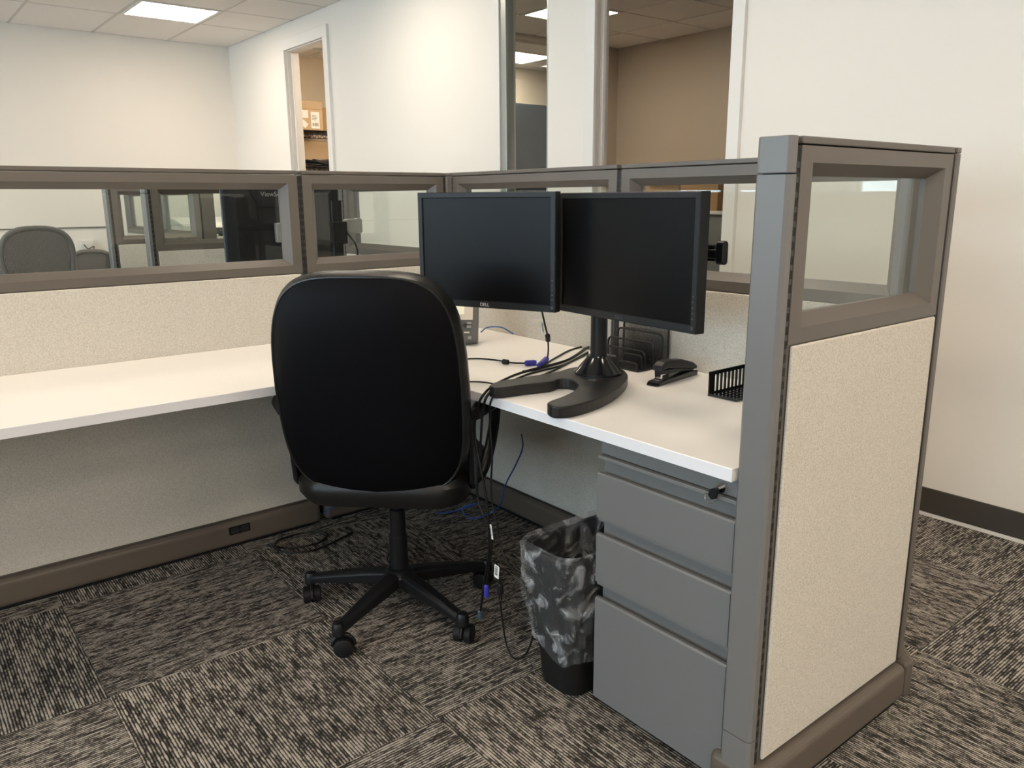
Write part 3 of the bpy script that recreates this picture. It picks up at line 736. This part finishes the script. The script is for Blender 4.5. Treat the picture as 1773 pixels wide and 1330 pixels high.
# local x runs leftwards from the lower right corner (negative), face leans back
LEAN = math.radians(24)
def face(x, u, o=0.0): return Vector((-x, u*math.sin(LEAN)-o*math.cos(LEAN), u*math.cos(LEAN)+o*math.sin(LEAN)+0.009))
def slab(x0, x1, u0, u1, o0, o1): return MB().add([face(x, u, o) for o in (o0, o1) for u in (u0, u1) for x in (x0, x1)], [(0, 1, 3, 2), (4, 6, 7, 5), (0, 4, 5, 1), (2, 3, 7, 6), (0, 2, 6, 4), (1, 5, 7, 3)])
slab(0, 0.20, 0.006, 0.205, -0.030, 0.0).build('body', 'phone', ph, bevel=0.006)
MB().add([face(0.02, 0.02, -0.028), face(0.18, 0.02, -0.028), face(0.18, 0.17, -0.028), face(0.02, 0.17, -0.028), (-0.02, 0.13, 0.002), (-0.18, 0.13, 0.002)],
         [(0, 1, 2, 3), (0, 4, 5, 1), (3, 2, 5, 4), (0, 3, 4), (1, 5, 2)]).build('foot', 'phone', ph)
slab(0.019, 0.135, 0.088, 0.200, 0.0, 0.002).build('display_surround', 'phone_face', ph, bevel=0.001)
slab(0.050, 0.130, 0.108, 0.185, 0.002, 0.003).build('screen', 'phone_screen', ph)
for k in range(4): slab(0.036, 0.043, 0.140+k*0.014, 0.147+k*0.014, 0.002, 0.005).build('soft_key', 'phone', ph)
slab(0.066, 0.078, 0.098, 0.102, 0.002, 0.004).build('soft_key', 'phone', ph)
for x, u in ((0.024, 0.076), (0.056, 0.076), (0.024, 0.062), (0.056, 0.062)): slab(x, x+0.016, u-0.004, u+0.004, 0, 0.004).build('button', 'button', ph, bevel=0.001)
q = face(0.048, 0.069, 0.0); q2 = face(0.048, 0.069, 0.006)
MB().cyl(q, q2, 0.0065, 14).build('navigation_key', 'chrome', ph)
slab(0.030, 0.062, 0.039, 0.044, 0, 0.003).build('volume_bar', 'phone_face', ph)
for x in (0.022, 0.046, 0.070): slab(x, x+0.013, 0.016, 0.028, 0, 0.004).build('button', 'button', ph, bevel=0.001)
slab(0.145, 0.195, 0.0, 0.21, 0.002, 0.030).build('handset', 'phone', ph, bevel=0.012, seg=4)
slab(-0.010, 0.0, 0.155, 0.172, -0.018, -0.006).build('side_clip', 'black_plastic', ph)

# ------------------------------------------------------------------ cables on and under the desk
def cable(label, pts, r, m='cable', name='cable', n=8, dens=8):
    o = MB().tube(spline(pts, dens), r, n).build(name, m, None, smooth=True)
    return tag(o, label, 'cable', 'loose cables')
cz = DZ+0.004
cable('blue network cable arching away from the desk phone', [(1.705, 2.300, DZ+0.04), (1.76, 2.33, DZ+0.048), (1.84, 2.35, DZ+0.036), (1.885, 2.335, DZ+0.008)], 0.0026, 'blue_cable', 'network_cable')
A = lambda px, py, z=cz: at_z(px, py, z)
D = lambda px, py, x=1.222: at_x(px, py, x)
# bundle from behind the pole, over the front edge, hanging down
b1 = [A(1018, 600), A(985, 622), A(945, 635), A(905, 645, cz+0.004), A(868, 660, cz+0.008)]
cable('thick black cable from the stand, outermost over the desk edge', b1 + [A(840, 680, cz+0.006), D(825, 712), D(823, 760), D(838, 840), D(846, 900), D(846, 960), D(838, 1010), D(832, 1060)], 0.0036)
cable('thick black cable from the stand, middle one over the desk edge', [p+Vector((0.004, -0.010, 0.005)) for p in b1] + [A(846, 682, cz+0.008), D(836, 712, 1.226), D(832, 770, 1.226), D(826, 850, 1.226), D(836, 890, 1.226), D(852, 920, 1.226), D(846, 985, 1.226), D(842, 1015, 1.226)], 0.0036)
cable('thin black cable from the stand, nearest the drawer cabinet', [A(1018, 610), A(975, 632), A(915, 648), A(872, 668), A(852, 690, cz+0.004), D(848, 720, 1.23), D(852, 790, 1.23), D(850, 850, 1.23), D(858, 900, 1.23), D(872, 960, 1.23), D(905, 1010, 1.23), D(925, 1070, 1.23), D(915, 1125, 1.23), D(893, 1141, 1.23), D(878, 1120, 1.23), D(870, 1075, 1.23), D(866, 1040, 1.23)], 0.0028)
cable('black cable running from the stand to the blue video plugs', [A(1018, 598), A(988, 606), A(965, 618), A(950, 627), A(943, 634), A(930, 640), A(905, 643)], 0.003)
cable('short black cable crossing behind the horseshoe base', [A(1018, 612), A(985, 628), A(958, 642), A(938, 650)], 0.003)
cable('thin black cable along the worktop beside the chair', [A(800, 662), A(822, 661), A(846, 663), A(866, 668)], 0.0022)
vt = thing('video_cable', 'black video cable lying on the worktop with a dark blue plug', 'cable', A(908, 628))
MB().tube(spline([A(795, 622), A(830, 621), A(862, 624), A(885, 628), A(909, 629, cz+0.003)], 8), 0.0026, 8).build('cord', 'cable', vt, world=True, smooth=True)
MB().tube([A(869, 626, cz+0.005), A(871, 626, cz+0.005), A(880, 627, cz+0.005), A(882, 627, cz+0.005)], [0.004, 0.008, 0.008, 0.004], 12).build('ferrite', 'cable', vt, world=True, smooth=True)
MB().tube([A(908, 629, cz+0.005), A(911, 629, cz+0.005), A(925, 628, cz+0.005), A(929, 628, cz+0.005)], [0.005, 0.0095, 0.0095, 0.007], 6).build('plug', 'vga', vt, world=True)
vt = thing('video_cable', 'black video cable hanging from the left monitor to a blue plug', 'cable', A(948, 624))
hp = [Vector((1.50, 1.735, 0.955)), at_x(943, 560, 1.53), at_x(948, 582, 1.56), at_x(949.5, 604, 1.60), A(948, 620, cz+0.012)]
MB().tube(spline(hp, 8), 0.0028, 8).build('cord', 'cable', vt, world=True, smooth=True)
p0, p1 = at_x(948, 580, 1.558), at_x(949, 590, 1.575)
MB().tube([p0, p0.lerp(p1, 0.1), p0.lerp(p1, 0.9), p1], [0.004, 0.008, 0.008, 0.004], 12).build('ferrite', 'cable', vt, world=True, smooth=True)
MB().tube([A(948, 619, cz+0.014), A(946, 622, cz+0.008), A(936, 631, cz+0.005), A(932, 633, cz+0.004)], [0.005, 0.0095, 0.0095, 0.007], 6).build('plug', 'vga', vt, world=True)
p = at_x(939, 567, 1.528)
lb = MB().add([p+Vector((0, dy, dz)) for dy, dz in ((0.008, 0.018), (-0.004, 0.018), (-0.007, -0.018), (0.004, -0.018))] + [p+Vector((0.001, dy, dz)) for dy, dz in ((0.008, 0.018), (-0.004, 0.018), (-0.007, -0.018), (0.004, -0.018))],
              [(0, 1, 2, 3), (7, 6, 5, 4), (0, 4, 5, 1), (1, 5, 6, 2), (2, 6, 7, 3), (3, 7, 4, 0)]).build('label_tag', 'paper', vt, world=True)
bm = MB()
for k in range(9): z = 0.013-k*0.0031; bm.box(p.x-0.0012, p.x-0.0002, p.y-0.004-k*0.0003, p.y+0.001-k*0.0003, p.z+z-0.0008, p.z+z+0.0004)
bm.build('barcode', 'ink', lb, world=False).matrix_parent_inverse = vt.matrix_basis.inverted()
# ends of the hanging bundle
def plug(label, px, py, x, L, r, m, name):
    p = at_x(px, py, x); o = MB().tube([p, p-Vector((0, 0, 0.004)), p-Vector((0, 0, L-0.004)), p-Vector((0, 0, L))], [r*0.6, r, r, r*0.75], 8).build(name, m, None)
    return tag(o, label, 'plug')
plug('blue video plug hanging at the end of the cable bundle', 842, 1012, 1.226, 0.040, 0.0075, 'vga', 'video_plug')
plug('grey-blue plug hanging lowest, beside the chair caster', 831, 1056, 1.222, 0.028, 0.008, 'blue_edge', 'display_plug')
pw = thing('power_plug', 'black power plug with metal prongs hanging below the white cable label', 'plug', at_x(866, 1038, 1.23))
p = at_x(866, 1010, 1.23)
MB().tube([p, p-Vector((0, 0, 0.006)), p-Vector((0, 0, 0.030)), p-Vector((0, 0, 0.034))], [0.005, 0.009, 0.010, 0.008], 10).build('body', 'black_plastic', pw, world=True)
for s in (-1, 1): MB().box(p.x-0.002, p.x+0.002, p.y+s*0.005-0.0008, p.y+s*0.005+0.0008, p.z-0.050, p.z-0.032).build('prong', 'chrome', pw, world=True)
def hang_label(label, px, py, x, w, h, rot):
    p = at_x(px, py, x); t = thing('cable_label', label, 'label', p)
    o = box(-0.0006, 0.0006, -w/2, w/2, -h/2, h/2).build('sheet', 'paper', t); 
    k = MB()
    for i in range(11): k.box(-0.0012, -0.0004, -w*0.25, w*0.32, h*0.36-i*h*0.066, h*0.36-i*h*0.066+h*(0.02+0.02*(i % 3 == 0)))
    b = k.build('barcode', 'ink', t)
    for q in (o, b): q.rotation_euler = (rot, 0, 0)
hang_label('white barcode label wrapped on the hanging power cord', 860, 990, 1.224, 0.020, 0.038, 0.1)
hang_label('narrow white strip label on the hanging cable bundle', 851, 921, 1.218, 0.007, 0.042, -0.2)
cable('dark blue network cable looping under the right worktop', [at_x(903, 752, 1.88), at_x(905, 775, 1.86), at_x(893, 805, 1.80), at_x(875, 840, 1.72), at_x(868, 870, 1.66), at_x(850, 888, 1.6), at_x(815, 898, 1.6), at_x(800, 880, 1.6), at_x(825, 872, 1.62), at_x(770, 888, 1.66), at_x(725, 880, 1.70)], 0.0028, 'dark_blue_cable', 'network_cable')
cable('blue network cable below the chair against the left partition base', [at_y(560, 890, 2.72), at_y(580, 876, 2.72), at_y(620, 872, 2.72), at_y(660, 870, 2.72)], 0.0028, 'dark_blue_cable', 'network_cable')
cable('black cord coiled on the carpet by the left partition base', [(1.00, 2.70, 0.006), (1.06, 2.62, 0.006), (1.16, 2.60, 0.006), (1.22, 2.66, 0.006), (1.15, 2.72, 0.006), (1.04, 2.70, 0.010), (1.02, 2.60, 0.012), (1.12, 2.55, 0.006), (1.3, 2.6, 0.006)], 0.004, 'cable', 'coiled_cable')
ot = thing('floor_outlet', 'black power outlet set in the left partition base', 'outlet', (0.931, 2.770, 0.045))
MB().prism(rrect(0.078, 0.030, 0.004, 3, 0, 0.022), 'y', -0.003, 0.004).build('plate', 'black_matte', ot)
for s in (-1, 1):
    MB().prism(rrect(0.028, 0.022, 0.004, 3, s*0.018, 0.022), 'y', -0.0045, -0.003).build('socket', 'black_gap', ot)
MB().cyl((0, -0.003, 0.022), (0, -0.005, 0.022), 0.002, 8).build('screw', 'chrome', ot)

# ------------------------------------------------------------------ letter sorter, stapler, tray
so = thing('letter_sorter', 'black wire mesh letter sorter standing against the partition', 'letter sorter', (1.83, 1.665, DZ))
def wire_loop(x, y0, y1, z1, r=0.0032, corner=0.016):
    c = corner
    pts = [(x, y0, DZ+0.004), (x, y0, z1-c)]
    pts += [(x, y0+c-c*math.cos(a), z1-c+c*math.sin(a)) for a in [PI/2*k/5 for k in range(1, 6)]]
    pts += [(x, y1-c+c*math.sin(a), z1-c+c*math.cos(a)) for a in [PI/2*k/5 for k in range(0, 6)]]
    pts += [(x, y1, DZ+0.004)]
    return MB().tube(pts, r, 8)
for x, y0, y1, h in ((1.893, 1.585, 1.772, 0.128), (1.868, 1.587, 1.775, 0.104), (1.832, 1.592, 1.782, 0.078), (1.797, 1.594, 1.785, 0.056)):
    dv = wire_loop(x, y0, y1, DZ+h).build('divider', 'wire', so, world=True, smooth=True)
    box(x-0.0004, x+0.0004, y0+0.002, y1-0.002, DZ+0.003, DZ+h-0.002).build('mesh_sheet', 'wire_mesh', so, world=True)
for x, y0, y1, h in ((1.780, 1.590, 1.664, 0.046), (1.760, 1.590, 1.668, 0.026)):
    wire_loop(x, y0, y1, DZ+h, 0.003, 0.012).build('clip_pocket', 'wire', so, world=True, smooth=True)
    box(x-0.0004, x+0.0004, y0+0.002, y1-0.002, DZ+0.003, DZ+h-0.002).build('mesh_sheet', 'wire_mesh', so, world=True)
box(1.757, 1.897, 1.585, 1.785, DZ+0.0005, DZ+0.006).build('base', 'wire', so, world=True, bevel=0.002)

sa = math.atan2(0.028, 0.205)
sp = thing('stapler', 'black desktop stapler with chrome nose in front of the letter sorter', 'stapler', (1.76, 1.452, DZ), sa)
MB().prism([(-0.108, 0.001), (0.105, 0.001), (0.105, 0.016), (0.06, 0.018), (-0.06, 0.015), (-0.098, 0.012)], 'y', -0.020, 0.020).build('base', 'black_gloss', sp, bevel=0.003)
MB().prism([(-0.080, 0.030), (0.10, 0.018), (0.10, 0.030), (-0.080, 0.040)], 'y', -0.010, 0.010).build('magazine', 'black_plastic', sp)
arm = [(-0.086, 0.040), (-0.082, 0.054), (-0.066, 0.064), (-0.03, 0.066), (0.03, 0.058), (0.085, 0.042), (0.108, 0.030), (0.108, 0.018), (0.06, 0.026), (-0.05, 0.043)]
MB().prism(arm, 'y', -0.017, 0.017).build('arm', 'black_plastic', sp, bevel=0.006, seg=3)
MB().prism([(-0.079, 0.018), (-0.070, 0.018), (-0.070, 0.041), (-0.079, 0.041)], 'y', -0.0095, 0.0095).build('staple_nose', 'chrome', sp)
box(-0.088, -0.066, -0.010, 0.010, 0.0135, 0.0155).build('anvil', 'chrome', sp)

lt = thing('letter_tray', 'black slotted plastic letter tray partly behind the grey end post', 'letter tray', (1.80, 1.13, DZ))
TX0, TX1, TY0, TY1, TZ = 1.682, 1.895, 0.985, 1.268, DZ+0.066
def slotted(y0, y1):
    m = MB().box(TX0, TX1, y0, y1, TZ-0.010, TZ).box(TX0, TX1, y0, y1, DZ+0.001, DZ+0.010).box(TX0, TX0+0.022, y0, y1, DZ+0.010, TZ-0.010).box(TX1-0.01, TX1, y0, y1, DZ+0.010, TZ-0.010)
    x = TX0+0.033
    while x < TX1-0.012: m.box(x, x+0.0055, y0, y1, DZ+0.010, TZ-0.010); x += 0.0165
    return m
slotted(TY1-0.004, TY1).build('side_wall', 'black_gloss', lt, world=True)
slotted(TY0, TY0+0.004).build('side_wall', 'black_gloss', lt, world=True)
m = MB().box(TX0, TX0+0.012, TY0+0.004, TY0+0.09, DZ+0.003, DZ+0.008).box(TX0, TX0+0.012, TY1-0.09, TY1-0.004, DZ+0.003, DZ+0.008)
y = TY0+0.008
while y < TY1-0.010:
    notch = 0.06*max(0, math.cos((y-(TY0+TY1)/2)/0.05*PI/2)) if abs(y-(TY0+TY1)/2) < 0.05 else 0
    m.box(TX0+0.012+notch, TX1-0.004, y, y+0.009, DZ+0.003, DZ+0.007); y += 0.0155
m.box(TX0+0.10, TX0+0.11, TY0+0.004, TY1-0.004, DZ+0.002, DZ+0.006)
m.build('slotted_floor', 'black_gloss', lt, world=True)
box(TX1-0.004, TX1, TY0+0.004, TY1-0.004, DZ+0.001, TZ).build('back_wall', 'black_gloss', lt, world=True)

# ------------------------------------------------------------------ neighbour's monitor and arm
nm = thing('monitor', "neighbour's black monitor seen from behind through the long left glass", 'monitor', (1.415, 3.325, 0.93), math.radians(168))
W2, H2 = 0.49, 0.395
MB().loft([[(-W2/2+o, y, o), (W2/2-o, y, o), (W2/2-o, y, H2-o), (-W2/2+o, y, H2-o)] for o, y in ((0.0, 0.0), (0.0, 0.022))]).build('front_frame', 'blue_edge', nm, bevel=0.003)
MB().loft([[(-W2/2+o, y, o), (W2/2-o, y, o), (W2/2-o, y, H2-o), (-W2/2+o, y, H2-o)] for o, y in ((0.004, 0.0221), (0.010, 0.034), (0.055, 0.048))]).build('rear_housing', 'black_matte', nm)
MB().prism([(-0.15, 0.395-0.012), (0.15, 0.395-0.012), (0.10, 0.29), (-0.10, 0.29)], 'y', 0.048, 0.052).build('rear_badge_panel', 'black_plastic', nm, bevel=0.002)
text_part('logo', 'ViewSonic', 0.027, 'logo_grey', nm, Matrix.Translation((0.034, 0.0528, 0.342)) @ Matrix.Rotation(PI, 4, 'Z') @ FACE)
MB().cyl((0.02, 0.05, 0.235), (0.02, 0.066, 0.235), 0.007, 12).build('mount_bolt', 'chrome', nm)
MB().cyl((-0.02, 0.05, 0.10), (-0.02, 0.066, 0.10), 0.006, 12).build('mount_bolt', 'chrome', nm)
box(0.0, 0.045, 0.05, 0.09, 0.145, 0.225).build('mount_bracket', 'silver', nm, bevel=0.004)
box(0.06, 0.12, 0.0485, 0.0495, 0.035, 0.065).build('sticker', 'paper', nm)
ma = thing('clamp_stand', "black monitor arm post clamped to the neighbour's worktop", 'monitor arm', (1.625, 3.25, DZ))
MB().prism(rrect(0.052, 0.052, 0.010, 4, 1.625, 3.25), 'z', DZ+0.001, 1.245).build('post', 'black_plastic', ma, world=True)
box(1.590, 1.660, 3.205, 3.295, 1.06, 1.155).build('collar', 'black_matte', ma, world=True, bevel=0.004)
MB().prism(rrect(0.055, 0.06, 0.014, 4, 1.697, 1.135), 'y', 3.23, 3.27).build('cable_clip', 'silver', ma, world=True, bevel=0.003)
MB().prism(rrect(0.030, 0.066, 0.010, 4, 1.735, 1.135), 'y', 3.235, 3.265).build('cable_clip', 'silver', ma, world=True, bevel=0.003)
MB().tube([(1.625, 3.28, 1.11), (1.55, 3.31, 1.11), (1.44, 3.375, 1.11)], 0.018, 12).build('swing_arm', 'black_plastic', ma, world=True, smooth=True)
cable('pale cable arching from the neighbour monitor to its arm post', [(1.50, 3.385, 1.02), (1.52, 3.36, 1.15), (1.56, 3.32, 1.24), (1.61, 3.27, 1.262), (1.63, 3.25, 1.245)], 0.0035, 'silver')
cable("black cable drooping from the neighbour's monitor arm clip", [(1.67, 3.24, 1.11), (1.70, 3.22, 1.06), (1.71, 3.22, 1.01), (1.68, 3.22, 0.985), (1.65, 3.24, 0.99)], 0.004)

# ------------------------------------------------------------------ far chairs, worktop, clutter
def mesh_chair(label, loc, rz, w, top, seat_z, m_frame, m_sheet, cat_group=None):
    t = thing('mesh_chair', label, 'chair', loc, rz)
    ol_ = []
    for k in range(40):
        a = 2*PI*k/40; c, s = math.cos(a), math.sin(a)
        z = (top+seat_z+0.06)/2 + (top-seat_z-0.06)/2*math.copysign(abs(s)**0.7, s)
        hw = w/2*(0.80+0.20*(z-seat_z)/(top-seat_z))
        ol_.append(Vector((hw*math.copysign(abs(c)**0.7, c), -0.20-0.10*(z-seat_z), z)))
    fr = ol_ + [ol_[0], ol_[1]]
    MB().tube(fr, 0.019, 10, False).build('back_frame', m_frame, t, smooth=True)
    MB().add(ol_, [tuple(range(40))]).build('back_mesh', m_sheet, t)
    box(-w*0.42, w*0.42, -0.235, -0.205, seat_z+0.16, seat_z+0.21).build('lumbar_bar', m_frame, t, bevel=0.01)
    MB().loft([[(x, y, z) for x, y in rrect(ww, 0.44, 0.08, 4)] for ww, z in ((w*0.85, seat_z-0.03), (w*0.92, seat_z), (w*0.85, seat_z+0.02))]).build('seat', m_frame, t, smooth=True)
    MB().cyl((0, 0, 0.08), (0, 0, seat_z-0.03), 0.025, 14).build('gas_column', 'black_plastic', t)
    for k in range(5):
        a = 2*PI*k/5
        lg = MB().tube([(0.02*math.cos(a), 0.02*math.sin(a), 0.10), (0.29*math.cos(a), 0.29*math.sin(a), 0.065)], [0.024, 0.015], 8).build('base_leg', m_frame, t)
        MB().cyl((0.29*math.cos(a)-0.02*math.sin(a), 0.29*math.sin(a)+0.02*math.cos(a), 0.027), (0.29*math.cos(a)+0.02*math.sin(a), 0.29*math.sin(a)-0.02*math.cos(a), 0.027), 0.027, 12).build('caster', 'black_matte', lg)
    for s in (-1, 1):
        MB().tube([(s*w*0.50, -0.02, seat_z-0.02), (s*w*0.56, -0.10, seat_z+0.10), (s*w*0.56, -0.08, seat_z+0.20)], 0.014, 8).build('arm_support', m_frame, t)
        box(s*w*0.56-0.035, s*w*0.56+0.035, -0.12, 0.12, seat_z+0.195, seat_z+0.222).build('armrest', m_frame, t, bevel=0.01)
    return t
mesh_chair('grey mesh task chair at far left, tall curved back', (0.93, 6.80, 0), math.radians(8), 0.50, 1.065, 0.47, 'mesh_chair', 'chair_mesh')
mesh_chair('low brown-backed chair partly hidden by the first far wing', (1.62, 7.95, 0), math.radians(-20), 0.36, 0.825, 0.43, 'brown_plastic', 'brown_plastic')
fw = thing('worktop', 'white worktop by the far wall behind the grey mesh chair', 'worktop', (0.1, 7.85, 0.712))
box(-1.6, 0.98, 7.55, 8.46, 0.712, 0.74).build('top', 'work', fw, world=True, bevel=0.002)
for x in (-1.55, 0.90): box(x, x+0.03, 7.62, 8.44, 0, 0.712).build('panel_leg', 'grey_fab', fw, world=True)
jb = thing('cable_box', 'small white wall box with dangling wires on the far wall', 'wall box', (1.655, YF-0.013, 0.80))
box(-0.055, 0.055, -0.03, 0.012, 0.0, 0.09).build('box', 'white_paint', jb, bevel=0.004)
MB().tube(spline([(-0.03, -0.035, 0.05), (0.0, -0.05, 0.01), (0.05, -0.05, 0.03), (0.03, -0.04, -0.03), (0.0, -0.04, -0.05)], 6), 0.006, 6).build('wires', 'frame', jb)
# low storage unit with papers beyond the far partitions
lu = thing('low_cabinet', 'white low cabinet topped with papers beyond the far wings', 'cabinet', (2.65, 7.45, 0))
box(2.3, 3.0, 6.5, 8.4, 0.04, 0.96).build('body', 'white_paint', lu, world=True, bevel=0.004)
for k in range(3): box(2.285, 2.299, 6.52+k*0.625, 7.135+k*0.625, 0.06, 0.93).build('door', 'white_paint', lu, world=True, bevel=0.003)
box(2.32, 2.98, 6.52, 8.38, 0, 0.04).build('plinth', 'black_matte', lu, world=True)
def sheets(label, x, y, z, w, d, n, curl=0.0):
    t = thing('paper_stack', label, 'paper', (x, y, z))
    for k in range(n):
        dx, dy = random.uniform(-0.02, 0.02), random.uniform(-0.02, 0.02)
        rg = []
        for i in range(7):
            u = i/6; zz = 0.001+k*0.012 + curl*math.sin(PI*u)*0.6 + curl*u*u*0.6
            rg.append([(dx-w/2, dy-d/2+d*u, zz), (dx+w/2, dy-d/2+d*u, zz+0.004), (dx+w/2, dy-d/2+d*u, zz+0.011), (dx-w/2, dy-d/2+d*u, zz+0.008)])
        MB().loft(rg).build('sheet_bundle', 'paper', t)
sheets('large curled white sheets on the low cabinet, far end', 2.6, 8.0, 0.961, 0.55, 0.7, 5, 0.09)
sheets('white papers on the low cabinet, near end', 2.6, 7.25, 0.961, 0.45, 0.5, 4, 0.06)
dk = thing('desk_speaker', 'small black device at the near end of the low white cabinet', 'device', (2.37, 6.70, 0.961))
box(-0.03, 0.05, -0.13, 0.13, 0.0, 0.014).build('foot', 'black_matte', dk, bevel=0.003)
box(-0.05, 0.04, -0.15, 0.15, 0.014, 0.066).build('body', 'black_plastic', dk, bevel=0.005)
box(-0.052, -0.0502, -0.10, 0.02, 0.046, 0.052).build('marking', 'logo_grey', dk)

# ------------------------------------------------------------------ storage rack
rk = thing('wire_rack', 'black wire shelving rack inside the storage room', 'shelving', (4.13, 8.25, 0))
RX0, RX1, RY0, RY1 = 3.66, 4.60, 8.02, 8.48
for x in (RX0, RX1):
    for y in (RY0, RY1): MB().cyl((x, y, 0), (x, y, 2.05), 0.013, 12).build('post', 'wire', rk, world=True)
for z in (0.25, 0.75, 1.20, 1.585, 1.945):
    m = MB()
    for zz in (z, z-0.040):
        for y in (RY0, RY1): m.tube([(RX0, y, zz), (RX1, y, zz)], 0.0045, 6)
        for x in (RX0, RX1): m.tube([(x, RY0, zz), (x, RY1, zz)], 0.0045, 6)
    k = 0; x = RX0
    while x < RX1-0.02:
        for y in (RY0, RY1): m.tube([(x, y, z-(0.040 if k % 2 else 0)), (x+0.03, y, z-(0 if k % 2 else 0.040))], 0.003, 5)
        m.tube([(x, RY0, z+0.004), (x, RY1, z+0.004)], 0.0022, 5)
        x += 0.03; k += 1
    y = RY0; k = 0
    while y < RY1-0.02:
        m.tube([(RX0, y, z-(0.040 if k % 2 else 0)), (RX0, y+0.03, z-(0 if k % 2 else 0.040))], 0.003, 5); y += 0.03; k += 1
    m.build('wire_shelf', 'wire', rk, world=True)
def carton(label, x0, x1, y0, y1, z0, z1, m='card', stickers=True):
    t = thing('cardboard_box', label, 'box', ((x0+x1)/2, (y0+y1)/2, z0))
    hx, hy, h = (x1-x0)/2, (y1-y0)/2, z1-z0
    box(-hx, hx, -hy, hy, 0, h*0.98).build('body', m, t, bevel=0.004)
    for s in (-1, 1):
        f = MB().add([(-hx, s*hy, h*0.98), (hx, s*hy, h*0.98), (hx, s*0.003, h*1.01), (-hx, s*0.003, h*1.01), (-hx, s*hy, h*0.99), (hx, s*hy, h*0.99), (hx, s*0.003, h*1.02), (-hx, s*0.003, h*1.02)],
                     [(3, 2, 1, 0), (4, 5, 6, 7), (0, 1, 5, 4), (1, 2, 6, 5), (2, 3, 7, 6), (3, 0, 4, 7)])
        f.build('flap', m, t)
    if stickers:
        st_ = box(hx*0.05, hx*0.72, -hy-0.002, -hy-0.0003, h*0.06, h*0.62).build('shipping_label', 'paper', t)
        k = MB()
        for i in range(9): k.box(hx*0.15+i*hx*0.055, hx*0.15+i*hx*0.055+hx*(0.02+0.012*(i % 2)), -hy-0.003, -hy-0.0021, h*0.14, h*0.25)
        for i in range(4): k.box(hx*0.12, hx*(0.45+0.05*(i % 3)), -hy-0.003, -hy-0.0021, h*(0.34+0.05*i), h*(0.355+0.05*i))
        k.build('print', 'ink', st_)
        box(-hx*0.85, -hx*0.15, -hy-0.002, -hy-0.0003, h*0.40, h*0.66).build('sticker', 'paper', t)
        q = box(-0.035, 0.035, -hy-0.002, -hy-0.0003, -0.028, 0.028).build('sticker', 'paper', t); q.location = (-hx*0.5, 0, h*0.2); q.rotation_euler = (0, 0.7, 0)
        box(-hx-0.001, hx+0.001, -hy-0.0015, -hy-0.0002, h*0.70, h*0.715).build('crease', 'card_dark', t)
    return t
carton('cardboard box with white shipping label on the top rack shelf', 3.665, 3.945, 8.04, 8.40, 1.951, 2.245)
carton('second cardboard box on the top rack shelf, behind the labelled one', 3.955, 4.06, 8.10, 8.40, 1.951, 2.19, 'card_dark', False)
carton('plain cardboard box at the back of the lower rack shelf', 3.69, 4.30, 8.22, 8.46, 1.591, 1.86, 'card', False)
tg = MB()
for k in range(9):
    a = random.uniform(0, 6.28); cx_, cy_ = 3.84+random.uniform(-0.08, 0.16), 8.12+random.uniform(-0.03, 0.03)
    pts = [(cx_+0.13*math.cos(a+i*0.9)*random.uniform(0.6, 1.1), cy_+0.05*math.sin(a+i*0.9), 1.603+0.012*(k % 5)+0.010*math.sin(i*1.3)) for i in range(8)]
    tg.tube(spline(pts, 5), 0.010, 6)
tag(tg.build('cable_heap', 'wire', None, smooth=True), 'tangled heap of black cables on the lower rack shelf', 'cables')
# ------------------------------------------------------------------ office contents
cr = thing('credenza', 'grey credenza with white top along the office back wall', 'credenza', (6.1, 4.6, 0))
box(5.82, 6.38, 3.6, 5.6, 0.05, 1.10).build('body', 'grey_fab', cr, world=True, bevel=0.004)
box(5.79, 6.39, 3.58, 5.62, 1.10, 1.13).build('top', 'white_paint', cr, world=True, bevel=0.003)
for k in range(4): box(5.805, 5.819, 3.62+k*0.495, 4.10+k*0.495, 0.08, 1.08).build('door', 'grey_fab', cr, world=True, bevel=0.003)
carton('brown cardboard box with black print on the office credenza', 5.86, 6.2, 4.42, 4.83, 1.131, 1.40, 'card_dark', False)
op = thing('open_box', 'open cardboard box with raised flaps on the office credenza', 'box', (6.1, 5.1, 1.131))
m = MB()
for a in ((-0.18, 0.18, -0.19, -0.184), (-0.18, 0.18, 0.184, 0.19), (-0.18, -0.174, -0.184, 0.184), (0.174, 0.18, -0.184, 0.184)): m.box(*a, 0, 0.26)
m.box(-0.174, 0.174, -0.184, 0.184, 0, 0.006)
m.build('body', 'card', op)
MB().add([(-0.18, -0.19, 0.26), (0.18, -0.19, 0.26), (0.14, -0.30, 0.36), (-0.14, -0.30, 0.36), (-0.18, -0.186, 0.262), (0.18, -0.186, 0.262), (0.14, -0.296, 0.364), (-0.14, -0.296, 0.364)],
         [(3, 2, 1, 0), (4, 5, 6, 7), (0, 1, 5, 4), (1, 2, 6, 5), (2, 3, 7, 6), (3, 0, 4, 7)]).build('flap', 'card', op)
MB().add([(-0.18, 0.19, 0.26), (-0.18, -0.19, 0.26), (-0.30, -0.15, 0.35), (-0.30, 0.15, 0.35), (-0.178, 0.19, 0.264), (-0.178, -0.19, 0.264), (-0.298, -0.15, 0.354), (-0.298, 0.15, 0.354)],
         [(3, 2, 1, 0), (4, 5, 6, 7), (0, 1, 5, 4), (1, 2, 6, 5), (2, 3, 7, 6), (3, 0, 4, 7)]).build('flap', 'card_dark', op)
